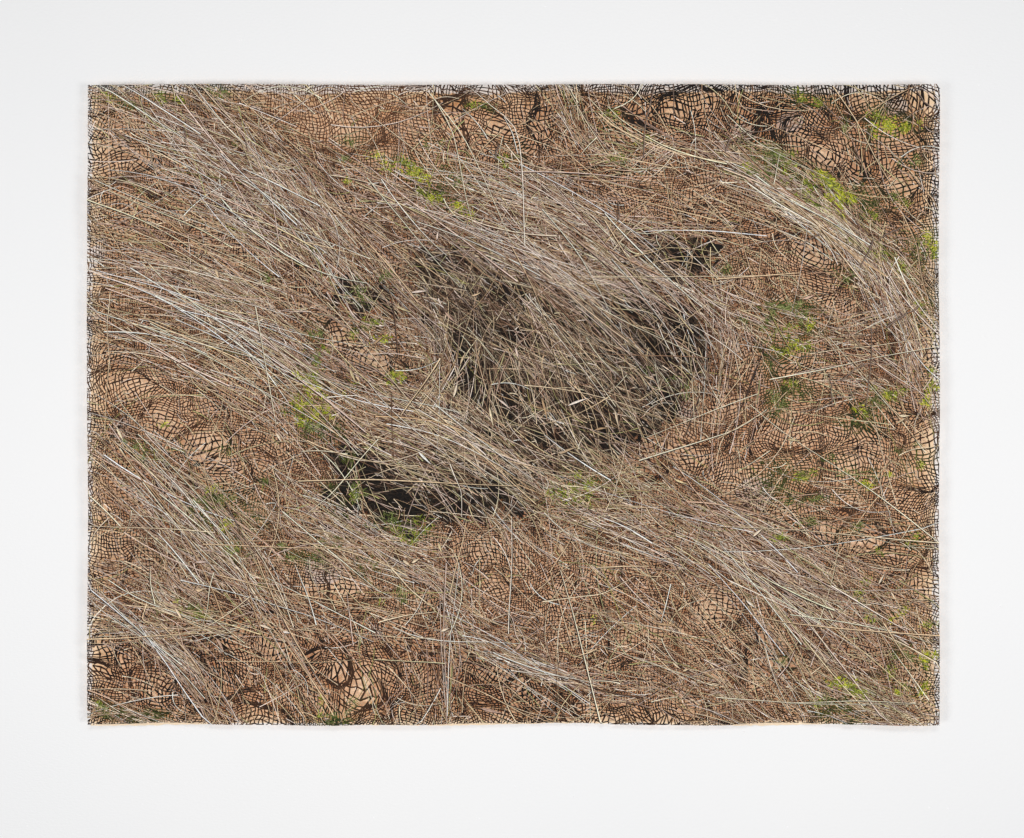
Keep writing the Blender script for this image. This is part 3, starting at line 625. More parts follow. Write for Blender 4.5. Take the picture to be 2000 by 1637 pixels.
# bundles of windblown stems: line, spread, number, tone, (shortest, longest)
BUN = [
    ([(150, 190), (260, 215), (360, 260), (480, 330), (640, 440)], 34, 170, 'p', 60, 260),
    ([(280, 235), (360, 270), (460, 320), (560, 350)], 24, 260, 'p', 25, 120),
    ([(300, 205), (380, 300), (470, 400), (600, 520)], 30, 60, 'p', 120, 330),
    ([(340, 150), (440, 250), (560, 330), (700, 560), (780, 680)], 26, 70, 's', 160, 420),
    ([(450, 170), (520, 270), (570, 400), (650, 520)], 30, 50, 's', 120, 340),
    ([(480, 180), (600, 330), (720, 470), (830, 620)], 40, 60, 's', 140, 380),
    ([(150, 205), (290, 310), (420, 360), (560, 420), (690, 500)], 20, 70, 'p', 120, 360),
    ([(480, 300), (560, 350), (620, 440), (720, 560)], 34, 200, 'p', 40, 200),
    ([(150, 330), (270, 345), (370, 385), (520, 470), (660, 580)], 18, 80, 'p', 80, 320),
    ([(150, 365), (260, 395), (400, 430), (560, 520), (700, 640)], 26, 80, 's', 110, 380),
    ([(150, 430), (300, 470), (470, 540), (640, 620)], 24, 110, 's', 110, 380),
    ([(150, 470), (300, 510), (480, 590), (650, 700), (800, 790)], 26, 190, 'p', 110, 420),
    ([(150, 545), (300, 565), (460, 630), (600, 740), (760, 860)], 24, 190, 'p', 110, 420),
    ([(150, 590), (330, 640), (470, 700), (600, 810), (740, 920)], 24, 110, 's', 110, 400),
    ([(150, 640), (300, 680), (430, 740), (560, 840), (650, 940)], 16, 70, 'p', 110, 330),
    ([(570, 290), (700, 340), (820, 410), (960, 490), (1120, 580)], 26, 190, 'p', 90, 320),
    ([(600, 330), (720, 430), (860, 520), (980, 640), (1080, 800)], 34, 90, 's', 120, 420),
    ([(560, 380), (680, 460), (780, 560), (880, 640)], 40, 60, 's', 100, 300),
    ([(760, 400), (900, 440), (1040, 520), (1180, 620), (1300, 740)], 30, 230, 'p', 100, 380),
    ([(700, 420), (820, 470), (930, 560), (1000, 680)], 26, 110, 'm', 80, 240),
    ([(860, 300), (980, 330), (1120, 400), (1260, 480), (1380, 590)], 26, 150, 'p', 90, 330),
    ([(900, 350), (1040, 410), (1180, 500), (1320, 600), (1420, 720)], 30, 200, 'p', 90, 330),
    ([(900, 400), (990, 430), (1080, 450), (1250, 470), (1400, 500)], 30, 130, 'p', 90, 330),
    ([(1000, 290), (1130, 340), (1280, 350), (1440, 420)], 16, 50, 's', 130, 330),
    ([(960, 300), (1060, 360), (1160, 420), (1240, 500)], 14, 40, 's', 130, 330),
    ([(1150, 500), (1280, 440), (1390, 440), (1520, 470)], 22, 40, 's', 90, 260),
    ([(880, 480), (960, 560), (1020, 680), (1080, 800), (1120, 900)], 56, 330, 'm', 60, 260),
    ([(940, 480), (1060, 570), (1150, 700), (1220, 820), (1260, 880)], 46, 400, 's', 70, 300),
    ([(1020, 500), (1160, 590), (1270, 690), (1350, 780)], 44, 300, 's', 80, 300),
    ([(800, 500), (880, 560), (980, 600), (1080, 680)], 26, 240, 'd', 40, 180),
    ([(900, 520), (960, 640), (980, 760), (1000, 860)], 50, 260, 'd', 40, 180),
    ([(1120, 540), (1240, 560), (1330, 620), (1400, 720)], 24, 210, 'p', 60, 260),
    ([(1250, 530), (1330, 560), (1400, 620), (1420, 720)], 18, 160, 'p', 40, 160),
    ([(1240, 570), (1280, 640), (1300, 720), (1290, 800)], 44, 60, 'm', 40, 160),
    ([(960, 680), (1080, 740), (1200, 790), (1330, 840)], 26, 130, 's', 90, 320),
    ([(1060, 820), (1140, 880), (1230, 960), (1300, 1030)], 20, 60, 's', 90, 300),
    ([(880, 620), (890, 700), (850, 760), (810, 820)], 22, 160, 's', 40, 150),
    ([(850, 560), (890, 640), (900, 740), (890, 820)], 26, 170, 'm', 40, 170),
    ([(600, 700), (720, 780), (860, 830), (980, 910), (1100, 1010)], 22, 190, 's', 90, 360),
    ([(700, 810), (800, 840), (920, 880), (1040, 960)], 36, 300, 's', 40, 180),
    ([(760, 740), (860, 790), (960, 860), (1060, 950)], 24, 170, 's', 60, 240),
    ([(660, 850), (760, 880), (880, 910), (1000, 1000)], 30, 200, 'p', 30, 140),
    ([(720, 860), (840, 900), (960, 960), (1040, 1040)], 24, 120, 's', 60, 240),
    ([(880, 900), (930, 960), (990, 1020), (1040, 1100)], 24, 70, 'm', 40, 170),
    ([(1040, 900), (1110, 940), (1180, 960), (1300, 960)], 26, 90, 'g', 40, 170),
    ([(980, 930), (1100, 980), (1230, 1010), (1350, 1060)], 26, 160, 's', 50, 200),
    ([(1100, 1000), (1220, 1040), (1340, 1080), (1440, 1140)], 26, 170, 'p', 40, 180),
    ([(1180, 850), (1330, 930), (1480, 1030), (1640, 1130), (1800, 1190)], 22, 90, 's', 160, 460),
    ([(1080, 850), (1220, 940), (1340, 1020), (1500, 1120), (1640, 1240)], 30, 100, 's', 130, 400),
    ([(1330, 960), (1460, 1010), (1600, 1040), (1830, 1060)], 16, 30, 's', 200, 460),
    ([(1330, 1010), (1440, 1060), (1560, 1120), (1680, 1200)], 34, 200, 'p', 50, 240),
    ([(1400, 1040), (1500, 1120), (1600, 1200), (1700, 1320), (1780, 1420)], 24, 90, 's', 110, 380),
    ([(1340, 1080), (1440, 1180), (1520, 1280), (1600, 1400)], 30, 60, 's', 120, 380),
    ([(1240, 1080), (1340, 1190), (1450, 1310), (1540, 1420)], 26, 50, 's', 120, 380),
    ([(1380, 260), (1420, 310), (1510, 365), (1600, 415), (1680, 490), (1740, 590)], 10, 150, 'p', 120, 360),
    ([(1400, 290), (1500, 350), (1590, 405), (1650, 450), (1720, 540)], 13, 150, 'b', 80, 280),
    ([(1400, 330), (1500, 390), (1600, 430), (1680, 500)], 14, 70, 'b', 80, 260),
    ([(1390, 370), (1480, 390), (1600, 440), (1690, 530)], 12, 50, 's', 100, 300),
    ([(1420, 265), (1520, 300), (1600, 350), (1680, 410)], 16, 110, 'g', 40, 170),
    ([(1590, 370), (1640, 420), (1700, 470), (1800, 560)], 16, 110, 'g', 50, 200),
    ([(1660, 440), (1690, 500), (1750, 600), (1835, 690)], 18, 120, 'p', 60, 260),
    ([(1740, 480), (1790, 560), (1840, 620)], 22, 50, 's', 60, 220),
    ([(1470, 280), (1600, 340), (1690, 440), (1790, 520)], 30, 40, 's', 120, 360),
    ([(1740, 560), (1780, 650), (1800, 740), (1810, 820)], 16, 90, 'p', 40, 200),
    ([(1560, 610), (1640, 640), (1720, 620), (1800, 590)], 12, 70, 'm', 50, 200),
    ([(1600, 720), (1680, 715), (1760, 760)], 20, 50, 'p', 40, 160),
    ([(1500, 590), (1600, 630), (1690, 700), (1800, 790), (1840, 880)], 16, 30, 's', 160, 420),
    ([(1390, 560), (1420, 650), (1410, 760), (1390, 860)], 30, 130, 'm', 50, 220),
    ([(1330, 560), (1420, 610), (1500, 640), (1560, 660)], 20, 90, 'p', 50, 220),
    ([(1100, 150), (1120, 220), (1160, 290), (1190, 320)], 9, 60, 's', 50, 170),
    ([(1060, 150), (1090, 220), (1130, 290)], 8, 45, 's', 50, 150),
    ([(1130, 160), (1190, 230), (1290, 280), (1420, 330)], 14, 35, 's', 90, 300),
    ([(1240, 330), (1320, 280), (1380, 290), (1420, 330)], 14, 90, 'p', 20, 90),
    ([(1150, 310), (1200, 300), (1260, 320)], 22, 70, 'g', 20, 80),
    ([(150, 850), (260, 930), (370, 1030), (480, 1130)], 26, 120, 'p', 110, 360),
    ([(240, 870), (360, 960), (480, 1080), (560, 1200), (640, 1330)], 24, 80, 's', 140, 440),
    ([(150, 900), (260, 1000), (380, 1100), (520, 1180), (700, 1240)], 26, 110, 's', 120, 400),
    ([(180, 830), (330, 900), (420, 990), (520, 1090)], 20, 60, 'p', 110, 360),
    ([(150, 1080), (260, 1140), (360, 1190), (480, 1260)], 26, 90, 's', 80, 300),
    ([(150, 1150), (260, 1210), (350, 1280), (430, 1400), (450, 1440)], 12, 150, 'p', 80, 280),
    ([(150, 1230), (280, 1240), (400, 1230), (520, 1220)], 10, 45, 's', 90, 280),
    ([(290, 1230), (380, 1310), (440, 1420)], 20, 60, 'p', 70, 260),
    ([(420, 1060), (520, 1200), (600, 1320), (660, 1430)], 26, 60, 's', 120, 400),
    ([(290, 1110), (320, 1170), (380, 1200)], 24, 130, 's', 30, 110),
    ([(150, 1360), (260, 1400), (340, 1425)], 14, 50, 's', 50, 170),
    ([(540, 930), (660, 1000), (760, 1060), (880, 1110)], 28, 130, 'p', 60, 260),
    ([(560, 1010), (700, 1080), (830, 1120)], 26, 90, 's', 60, 240),
    ([(500, 900), (600, 970), (700, 1060), (780, 1160)], 26, 60, 's', 80, 300),
    ([(780, 1080), (860, 1130), (940, 1200), (1040, 1260)], 22, 90, 's', 50, 220),
    ([(868, 1110), (872, 1200), (876, 1300), (878, 1410)], 8, 40, 'p', 80, 260),
    ([(700, 1190), (820, 1230), (960, 1250), (1100, 1320), (1260, 1400)], 16, 70, 's', 110, 360),
    ([(900, 1240), (980, 1280), (1060, 1310), (1160, 1340), (1300, 1360)], 11, 200, 'p', 40, 170),
    ([(920, 1260), (1020, 1330), (1120, 1390)], 20, 40, 's', 110, 280),
    ([(1240, 1290), (1340, 1350), (1440, 1380), (1530, 1420)], 22, 100, 's', 60, 240),
    ([(1540, 1300), (1640, 1350), (1740, 1390), (1830, 1420)], 20, 130, 's', 70, 280),
    ([(1640, 1330), (1740, 1370), (1835, 1400)], 12, 60, 'g', 50, 200),
    ([(1080, 1130), (1240, 1210), (1380, 1290), (1520, 1400)], 34, 60, 's', 120, 380),
    ([(1540, 1130), (1660, 1180), (1780, 1240), (1840, 1300)], 30, 80, 's', 90, 300),
    ([(1640, 1140), (1720, 1260), (1800, 1380)], 26, 40, 's', 110, 360),
    ([(1000, 640), (1110, 700), (1220, 760)], 60, 160, 'b', 60, 220),
    ([(500, 160), (640, 210), (780, 230), (900, 280)], 30, 50, 'm', 60, 220),
    ([(380, 160), (480, 190), (600, 240)], 30, 50, 'm', 50, 200),
    ([(620, 560), (700, 640), (820, 660), (900, 690)], 24, 120, 'm', 50, 200),
    ([(720, 560), (800, 610), (880, 680)], 18, 100, 'p', 60, 200),
]
BUN = [(np.array(b[0], float),) + b[1:] for b in BUN]


def resample(P, n):
    d = np.r_[0, np.cumsum(np.linalg.norm(np.diff(P, axis=0), axis=1))]
    t = np.linspace(0, d[-1], n)
    Q = np.stack([np.interp(t, d, P[:, 0]), np.interp(t, d, P[:, 1])], 1)
    for _ in range(max(1, n // 12)):
        Q[1:-1] = 0.25 * Q[:-2] + 0.5 * Q[1:-1] + 0.25 * Q[2:]
    return Q, d[-1]


# flow direction from the bundles (as a doubled angle)
fl_p = []; fl_t = []; fl_w = []
for P, spread, num, tone, l0, l1 in BUN:
    Q, L = resample(P, 24)
    T = np.gradient(Q, axis=0); a = np.arctan2(T[:, 1], T[:, 0])
    fl_p.append(Q); fl_t.append(a); fl_w.append(np.full(24, num * (l0 + l1) / 2 / L / (spread * 2.5)))
fl_p = np.concatenate(fl_p); fl_t = np.concatenate(fl_t); fl_w = np.concatenate(fl_w)
GX, GY = np.meshgrid(np.arange(160, 1850, 20.), np.arange(150, 1430, 20.))
d2 = (GX[..., None] - fl_p[:, 0]) ** 2 + (GY[..., None] - fl_p[:, 1]) ** 2
kk = fl_w * np.exp(-d2 / (2 * 45.0 ** 2)) + 1e-6 * np.exp(-d2 / (2 * 300.0 ** 2))
FC = (kk * np.cos(2 * fl_t)).sum(-1); FS = (kk * np.sin(2 * fl_t)).sum(-1)
FANG = 0.5 * np.arctan2(FS, FC)
FDEN = np.clip((fl_w * np.exp(-d2 / (2 * 28.0 ** 2))).sum(-1) / 6.0, 0, 1)


def grid_at(G, u, v):
    i = np.clip(((np.asarray(v) - 150) / 20).round().astype(int), 0, G.shape[0] - 1)
    j = np.clip(((np.asarray(u) - 160) / 20).round().astype(int), 0, G.shape[1] - 1)
    return G[i, j]


LIT_BASE = 0.0004


def stem_points(r, P, spread, l0, l1, npt=9):
    Q, L = resample(P, 60)
    ln = min(l0 + (l1 - l0) * r.random() ** 1.6, L * 0.98)
    s0 = r.uniform(-0.06 * L, L - ln * 0.85)
    s = np.clip(np.linspace(s0, s0 + ln, npt) / L, 0, 1) * 59
    i = np.clip(s.astype(int), 0, 58); f = (s - i)[:, None]
    C0 = Q[i] * (1 - f) + Q[i + 1] * f
    T = Q[i + 1] - Q[i]; T /= np.linalg.norm(T, axis=1, keepdims=True)
    N = np.stack([-T[:, 1], T[:, 0]], 1)
    over = np.linspace(s0, s0 + ln, npt); ex = np.where(over < 0, over, 0) + np.where(over > L, over - L, 0)
    C0 = C0 + T * ex[:, None]
    # stems are stiff: straighten the curve a good deal
    t = np.linspace(0, 1, npt)[:, None]
    chord = C0[0] * (1 - t) + C0[-1] * t
    st = r.uniform(0.25, 0.8); C0 = chord * st + C0 * (1 - st)
    off = r.normal(0, spread * 1.15) + (t - 0.5) * ln * r.normal(0, 0.15) + 4 * t * (1 - t) * r.normal(0, 0.035) * ln
    nm = N.mean(0); nm /= np.linalg.norm(nm)
    return C0 + nm * off, ln


def light_dark(R, Rd, r, P, wmax, col, lay, edge=0.65):
    n = len(P); t = np.linspace(0, 1, n)
    if r.random() < 0.5: t = t[::-1]
    W = wmax * (1 - 0.55 * t) * (1 + 0.12 * np.sin(t * 9 + r.uniform(0, 6)))
    cc = col[None] * (1 + 0.12 * np.sin(t * r.uniform(2, 7) + r.uniform(0, 6)))[:, None]
    R.add(P, W, cc, lay)
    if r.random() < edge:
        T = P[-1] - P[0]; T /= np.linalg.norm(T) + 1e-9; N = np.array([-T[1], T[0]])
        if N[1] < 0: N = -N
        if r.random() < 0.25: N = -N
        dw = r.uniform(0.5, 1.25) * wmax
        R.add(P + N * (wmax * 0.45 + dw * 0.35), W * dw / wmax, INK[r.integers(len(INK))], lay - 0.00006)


def build_grass():
    r = np.random.default_rng(5)
    stems = []
    for P, spread, num, tone, l0, l1 in BUN:
        for _ in range(int(num * 0.62)):
            S, ln = stem_points(r, P, spread, l0, l1)
            wmax = r.uniform(0.5, 1.25) + (0.7 if r.random() < 0.12 else 0)
            if tone == 'd': wmax *= 0.9
            c = pick(r, tone)
            mid = S[len(S) // 2]
            if not (U0 - 5 < mid[0] < U1 + 5 and V0 - 5 < mid[1] < V1 + 5): continue
            cl = float(clearness(S[::2, 0], S[::2, 1]).mean())
            if r.random() < 0.8 * cl: continue
            hm = in_hollow(S[::2, 0], S[::2, 1]).mean()
            if r.random() < max(min(.96, 1.6 * float(deep(S[::2, 0], S[::2, 1]).mean())), 0.64 * hm): continue
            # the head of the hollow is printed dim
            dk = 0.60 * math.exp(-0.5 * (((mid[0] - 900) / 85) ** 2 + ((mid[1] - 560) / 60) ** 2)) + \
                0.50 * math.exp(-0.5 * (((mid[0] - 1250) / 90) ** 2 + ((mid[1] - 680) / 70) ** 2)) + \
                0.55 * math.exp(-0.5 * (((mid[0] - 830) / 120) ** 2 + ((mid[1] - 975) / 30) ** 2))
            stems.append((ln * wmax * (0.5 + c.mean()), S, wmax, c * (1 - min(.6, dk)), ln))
    # loose strays lying anyhow over everything
    for _ in range(5200):
        u = r.uniform(U0, U1); v = r.uniform(V0, V1)
        a = float(grid_at(FANG, u, v)) + (r.normal(0, 0.45) if r.random() < .65 else r.uniform(-1.6, 1.6))
        ln = 22 + 210 * r.random() ** 3
        t = np.linspace(-0.5, 0.5, 8)[:, None]
        D = np.array([math.cos(a), math.sin(a)]); N = np.array([-D[1], D[0]])
        S = np.array([u, v]) + D * t * ln + N * (r.normal(0, 0.09) * ln * (0.25 - t * t) * 4)
        wmax = r.uniform(0.6, 1.5)
        if clearness(np.array([u]), np.array([v]))[0] > r.random() * 1.3: continue
        stems.append((ln * wmax * .6, S, wmax, pick(r, 'bspgb'[r.integers(5)]), ln))
    return stems


def traced():
    """long single stems that can be followed one by one"""
    return [
        ([(580, 938), (700, 936), (860, 944), (1010, 948)], 3.2, 's'), ([(395, 1055), (600, 1054), (780, 1058)], 2.0, 's'),
        ([(400, 1064), (620, 1070), (850, 1072)], 2.6, 's'), ([(1095, 1115), (1120, 1200), (1150, 1320), (1180, 1440)], 3.4, 's'),
        ([(910, 160), (965, 215), (1008, 240), (1020, 330), (1026, 480)], 2.6, 'p'), ([(1008, 232), (960, 270), (930, 312)], 2.2, 's'),
        ([(1160, 541), (1300, 541), (1565, 538)], 2.0, 's'), ([(1400, 1184), (1520, 1216), (1640, 1228), (1835, 1240)], 3.6, 's'),
        ([(1400, 1030), (1560, 1036), (1835, 1058)], 2.4, 's'), ([(910, 1014), (905, 1060), (878, 1160)], 2.6, 's'),
        ([(683, 195), (760, 255), (835, 313), (900, 380)], 2.0, 's'), ([(840, 180), (900, 260), (960, 380), (1000, 470)], 2.2, 's'),
        ([(850, 193), (880, 250), (900, 330), (925, 440)], 2.0, 's'), ([(430, 160), (500, 220), (590, 300)], 2.2, 'b'),
        ([(360, 160), (430, 235), (520, 330)], 2.2, 'b'), ([(570, 210), (650, 165), (700, 230)], 1.6, 's'),
        ([(1010, 235), (1080, 275), (1200, 375), (1400, 430)], 2.4, 's'), ([(1030, 230), (1180, 300), (1320, 330)], 2.2, 's'),
        ([(1420, 225), (1480, 280), (1620, 350)], 2.0, 's'), ([(1625, 165), (1670, 230), (1720, 330), (1780, 420)], 2.6, 's'),
        ([(1776, 165), (1778, 215), (1781, 262)], 2.6, 'm'), ([(1793, 170), (1794, 260), (1800, 320)], 2.2, 'm'),
        ([(1762, 420), (1790, 480), (1800, 540), (1820, 600)], 2.4, 's'), ([(1580, 690), (1700, 680), (1835, 650)], 1.8, 's'),
        ([(1500, 742), (1620, 720), (1700, 700), (1835, 676)], 2.4, 's'), ([(1505, 610), (1540, 680), (1566, 724)], 2.4, 'g'),
        ([(1400, 800), (1460, 720), (1490, 650)], 2.2, 's'), ([(1400, 858), (1500, 800), (1620, 790)], 2.0, 's'),
        ([(1250, 900), (1340, 870), (1440, 838), (1500, 800)], 2.8, 's'), ([(1260, 855), (1370, 810), (1480, 770)], 1.8, 's'),
        ([(1465, 790), (1520, 840), (1600, 890), (1720, 970), (1835, 1060)], 2.4, 's'), ([(1510, 795), (1600, 812), (1740, 830)], 1.8, 'g'),
        ([(1720, 790), (1760, 850), (1790, 910), (1830, 960)], 2.0, 'm'), ([(1660, 700), (1720, 770), (1780, 850), (1835, 905)], 2.2, 's'),
        ([(1755, 890), (1790, 876), (1835, 870)], 2.6, 's'), ([(1550, 848), (1590, 840), (1625, 855)], 2.6, 's'),
        ([(690, 693), (770, 690), (830, 700)], 1.8, 'p'), ([(760, 560), (772, 620), (778, 700)], 2.6, 'm'),
        ([(640, 590), (690, 640), (780, 760), (880, 900)], 2.0, 's'), ([(860, 700), (820, 760), (785, 810)], 3.4, 's'),
        ([(640, 775), (700, 770), (740, 800), (790, 830), (830, 840)], 2.6, 'p'), ([(767, 770), (766, 840), (768, 900)], 2.2, 'm'),
        ([(600, 860), (640, 880), (740, 905), (870, 925)], 2.4, 's'), ([(600, 1000), (650, 960), (740, 860)], 2.4, 's'),
        ([(590, 880), (630, 884), (680, 884)], 2.6, 's'), ([(500, 600), (520, 720), (540, 830)], 2.4, 's'),
        ([(214, 700), (208, 780), (205, 860)], 2.0, 's'), ([(170, 760), (280, 720), (400, 700)], 1.8, 'm'),
        ([(330, 780), (390, 730), (470, 650)], 1.8, 's'), ([(216, 570), (210, 640), (216, 720)], 1.8, 's'),
        ([(300, 900), (360, 960), (420, 1050)], 2.4, 'p'), ([(215, 830), (228, 850), (240, 872)], 3.0, 'p'),
        ([(330, 1225), (390, 1232), (450, 1195), (490, 1165)], 2.2, 's'), ([(400, 1150), (410, 1110), (417, 1060)], 1.0, 's'),
        ([(395, 1225), (405, 1180), (418, 1118)], 2.0, 's'), ([(292, 1105), (298, 1160), (302, 1180)], 2.8, 's'),
        ([(288, 1180), (275, 1210), (320, 1222)], 2.8, 's'), ([(240, 1180), (400, 1196), (560, 1250)], 2.0, 's'),
        ([(170, 1248), (300, 1242), (480, 1236)], 2.8, 's'), ([(170, 1026), (300, 1032), (420, 1040)], 2.0, 's'),
        ([(570, 1160), (700, 1180), (810, 1206)], 2.4, 's'), ([(430, 1124), (600, 1170), (800, 1206)], 2.2, 's'),
        ([(576, 1104), (600, 1160), (618, 1220)], 3.0, 'p'), ([(678, 1160), (684, 1210), (690, 1258)], 2.8, 'p'),
        ([(420, 1290), (600, 1294), (700, 1286)], 1.6, 's'), ([(590, 1226), (720, 1240), (850, 1246)], 1.6, 's'),
        ([(730, 1286), (800, 1294), (870, 1296)], 2.4, 'g'), ([(870, 1100), (868, 1250), (872, 1420)], 2.2, 'p'),
        ([(895, 1100), (880, 1260), (872, 1400)], 1.8, 'p'), ([(765, 1110), (800, 1150), (850, 1190)], 3.6, 's'),
        ([(790, 1220), (815, 1190), (836, 1150)], 2.4, 'p'), ([(740, 1216), (800, 1200), (850, 1194)], 3.0, 's'),
        ([(1000, 1010), (998, 1120), (994, 1240)], 2.6, 'p'), ([(994, 1200), (1010, 1240), (1030, 1270)], 2.4, 'p'),
        ([(1075, 1118), (1110, 1060), (1140, 1000)], 2.2, 's'), ([(1075, 1118), (1090, 1170), (1120, 1270)], 1.6, 's'),
        ([(1060, 1175), (1180, 1160), (1240, 1125)], 2.4, 's'), ([(1170, 1108), (1220, 1106), (1265, 1106)], 3.4, 's'),
        ([(1290, 1220), (1300, 1185), (1310, 1140)], 2.4, 'p'), ([(1120, 1286), (1150, 1276), (1168, 1266)], 3.2, 's'),
        ([(1000, 1310), (1080, 1320), (1180, 1340)], 2.2, 'p'), ([(870, 1320), (960, 1360), (1060, 1416)], 2.4, 's'),
        ([(1400, 1360), (1560, 1376), (1800, 1374)], 1.8, 's'), ([(1520, 1324), (1540, 1300), (1552, 1272)], 2.8, 'p'),
        ([(1540, 1376), (1680, 1368), (1785, 1372)], 2.0, 's'), ([(1725, 1215), (1770, 1290), (1835, 1350)], 2.4, 's'),
        ([(1610, 1395), (1700, 1408), (1810, 1415)], 2.0, 's'), ([(1760, 1055), (1768, 1040), (1778, 1026)], 2.4, 's'),
        ([(1180, 850), (1260, 880), (1320, 930)], 2.2, 's'), ([(990, 900), (1100, 925), (1210, 920)], 1.8, 's'),
        ([(1350, 740), (1356, 800), (1358, 850)], 1.8, 's'), ([(1060, 680), (1180, 690), (1380, 700)], 1.6, 'm'),
        ([(1150, 640), (1260, 740), (1330, 850)], 2.2, 's'), ([(1100, 640), (1220, 780), (1240, 820)], 1.8, 's'),
        ([(1165, 600), (1240, 640), (1380, 700)], 2.0, 's'), ([(820, 945), (840, 1000), (830, 1015)], 1.6, 'm'),
        ([(880, 905), (900, 960), (902, 1010)], 2.4, 'p'), ([(1240, 500), (1290, 490), (1330, 460)], 2.2, 's'),
        ([(1230, 525), (1320, 500), (1420, 505)], 1.8, 's'), ([(1180, 430), (1210, 480), (1260, 560)], 2.4, 's'),
        ([(1400, 545), (1470, 540), (1562, 533)], 3.2, 's'), ([(1440, 395), (1450, 480), (1480, 570)], 2.0, 's'),
        ([(1510, 360), (1516, 330), (1524, 300)], 2.0, 's'), ([(1640, 352), (1650, 335), (1656, 320)], 2.0, 's'),
        ([(1200, 375), (1206, 395), (1208, 430)], 2.0, 'm'), ([(1100, 160), (1140, 230), (1185, 300)], 2.2, 's'),
        ([(1135, 302), (1150, 284), (1166, 268)], 2.4, 's'), ([(985, 228), (1000, 260), (1012, 300)], 2.4, 'p'),
    ]


TWIGS = [([(1778, 162), (1796, 190), (1812, 210), (1833, 216)], 3.4), ([(1278, 165), (1268, 210), (1258, 260), (1256, 310)], 3.2),
         ([(1440, 262), (1560, 248), (1625, 248)], 2.4), ([(1600, 458), (1580, 468), (1560, 480)], 3.2), ([(1760, 445), (1730, 458), (1715, 470)], 3.2),
         ([(1705, 470), (1695, 495), (1680, 520)], 3.4), ([(1425, 272), (1420, 285), (1416, 300)], 4.2), ([(1315, 165), (1316, 200), (1315, 230)], 2.0),
         ([(1702, 640), (1700, 700), (1690, 800)], 2.0), ([(1618, 730), (1622, 760), (1624, 795)], 2.4), ([(1560, 805), (1600, 800), (1640, 770)], 2.2),
         ([(1560, 700), (1590, 695), (1612, 670)], 2.0), ([(1640, 745), (1670, 720), (1690, 712)], 3.0), ([(1730, 640), (1770, 612), (1795, 600)], 4.0),
         ([(360, 250), (362, 265), (362, 285)], 1.8), ([(480, 275), (482, 290), (484, 300)], 1.6), ([(1205, 396), (1208, 400), (1209, 430)], 2.4),
         ([(440, 980), (470, 1040), (500, 1080)], 1.8), ([(280, 370), (300, 385), (320, 392)], 1.8), ([(975, 285), (968, 300), (966, 312)], 3.6)]

HUSK = [(960, 815, 26, 4, 78), (985, 790, 22, 4, 40), (1063, 800, 30, 4.5, 76), (1130, 785, 30, 4.5, -20), (1175, 838, 18, 4, -8),
        (1205, 820, 26, 4, 76), (905, 700, 18, 4, -65), (930, 575, 14, 3.5, -20), (1330, 940, 20, 4, 20), (820, 570, 22, 4.5, -5),
        (790, 605, 24, 4, 20), (855, 460, 12, 4, -80), (1262, 408, 12, 5, 60), (425, 535, 12, 5, 70), (550, 480, 16, 4, 60),
        (402, 490, 10, 3, -80), (1010, 690, 16, 4, 75), (1300, 1220, 26, 5, 8), (1338, 1270, 20, 4, 82), (1322, 1300, 14, 4, 40),
        (1340, 1308, 10, 4, -20), (1270, 1285, 14, 4, 70), (1015, 1262, 14, 6, -50), (1480, 1040, 16, 5, -40), (1466, 1180, 16, 4, 40),
        (1722, 1130, 18, 4, -60), (1505, 1232, 12, 3, 30), (1765, 812, 14, 5, 0), (1760, 822, 18, 4, -30), (1550, 860, 18, 4, 10),
        (960, 1390, 30, 7, 14), (395, 1098, 18, 5, 0), (390, 1152, 9, 8, 0), (690, 735, 22, 5, 65), (740, 665, 16, 4, -40),
        (1270, 740, 18, 3.5, 24), (890, 760, 22, 5, -75), (830, 895, 24, 5, 45), (545, 855, 14, 5, 60), (235, 850, 18, 5, 62),
        (575, 455, 14, 5, 60), (1465, 355, 14, 4, 40), (1580, 580, 16, 5, -20), (1670, 560, 10, 5, 20), (795, 1100, 14, 5, 40),
        (812, 1095, 12, 5, -30), (860, 1070, 14, 5, 70), (840, 1180, 12, 5, 20), (870, 1230, 12, 5, -20), (430, 1260, 22, 5, 62),
        (350, 1200, 20, 5, 60), (520, 1225, 18, 5, 20), (560, 1235, 10, 5, 10), (470, 1170, 8, 4, 60), (610, 1345, 10, 4, 30),
        (1140, 1130, 10, 4, 10), (1100, 1075, 22, 5, 55), (1600, 1355, 12, 4, 30), (1800, 1360, 10, 4, -50), (880, 620, 20, 4, 45),
        (700, 740, 10, 4, 50), (1110, 880, 26, 5, -22)]


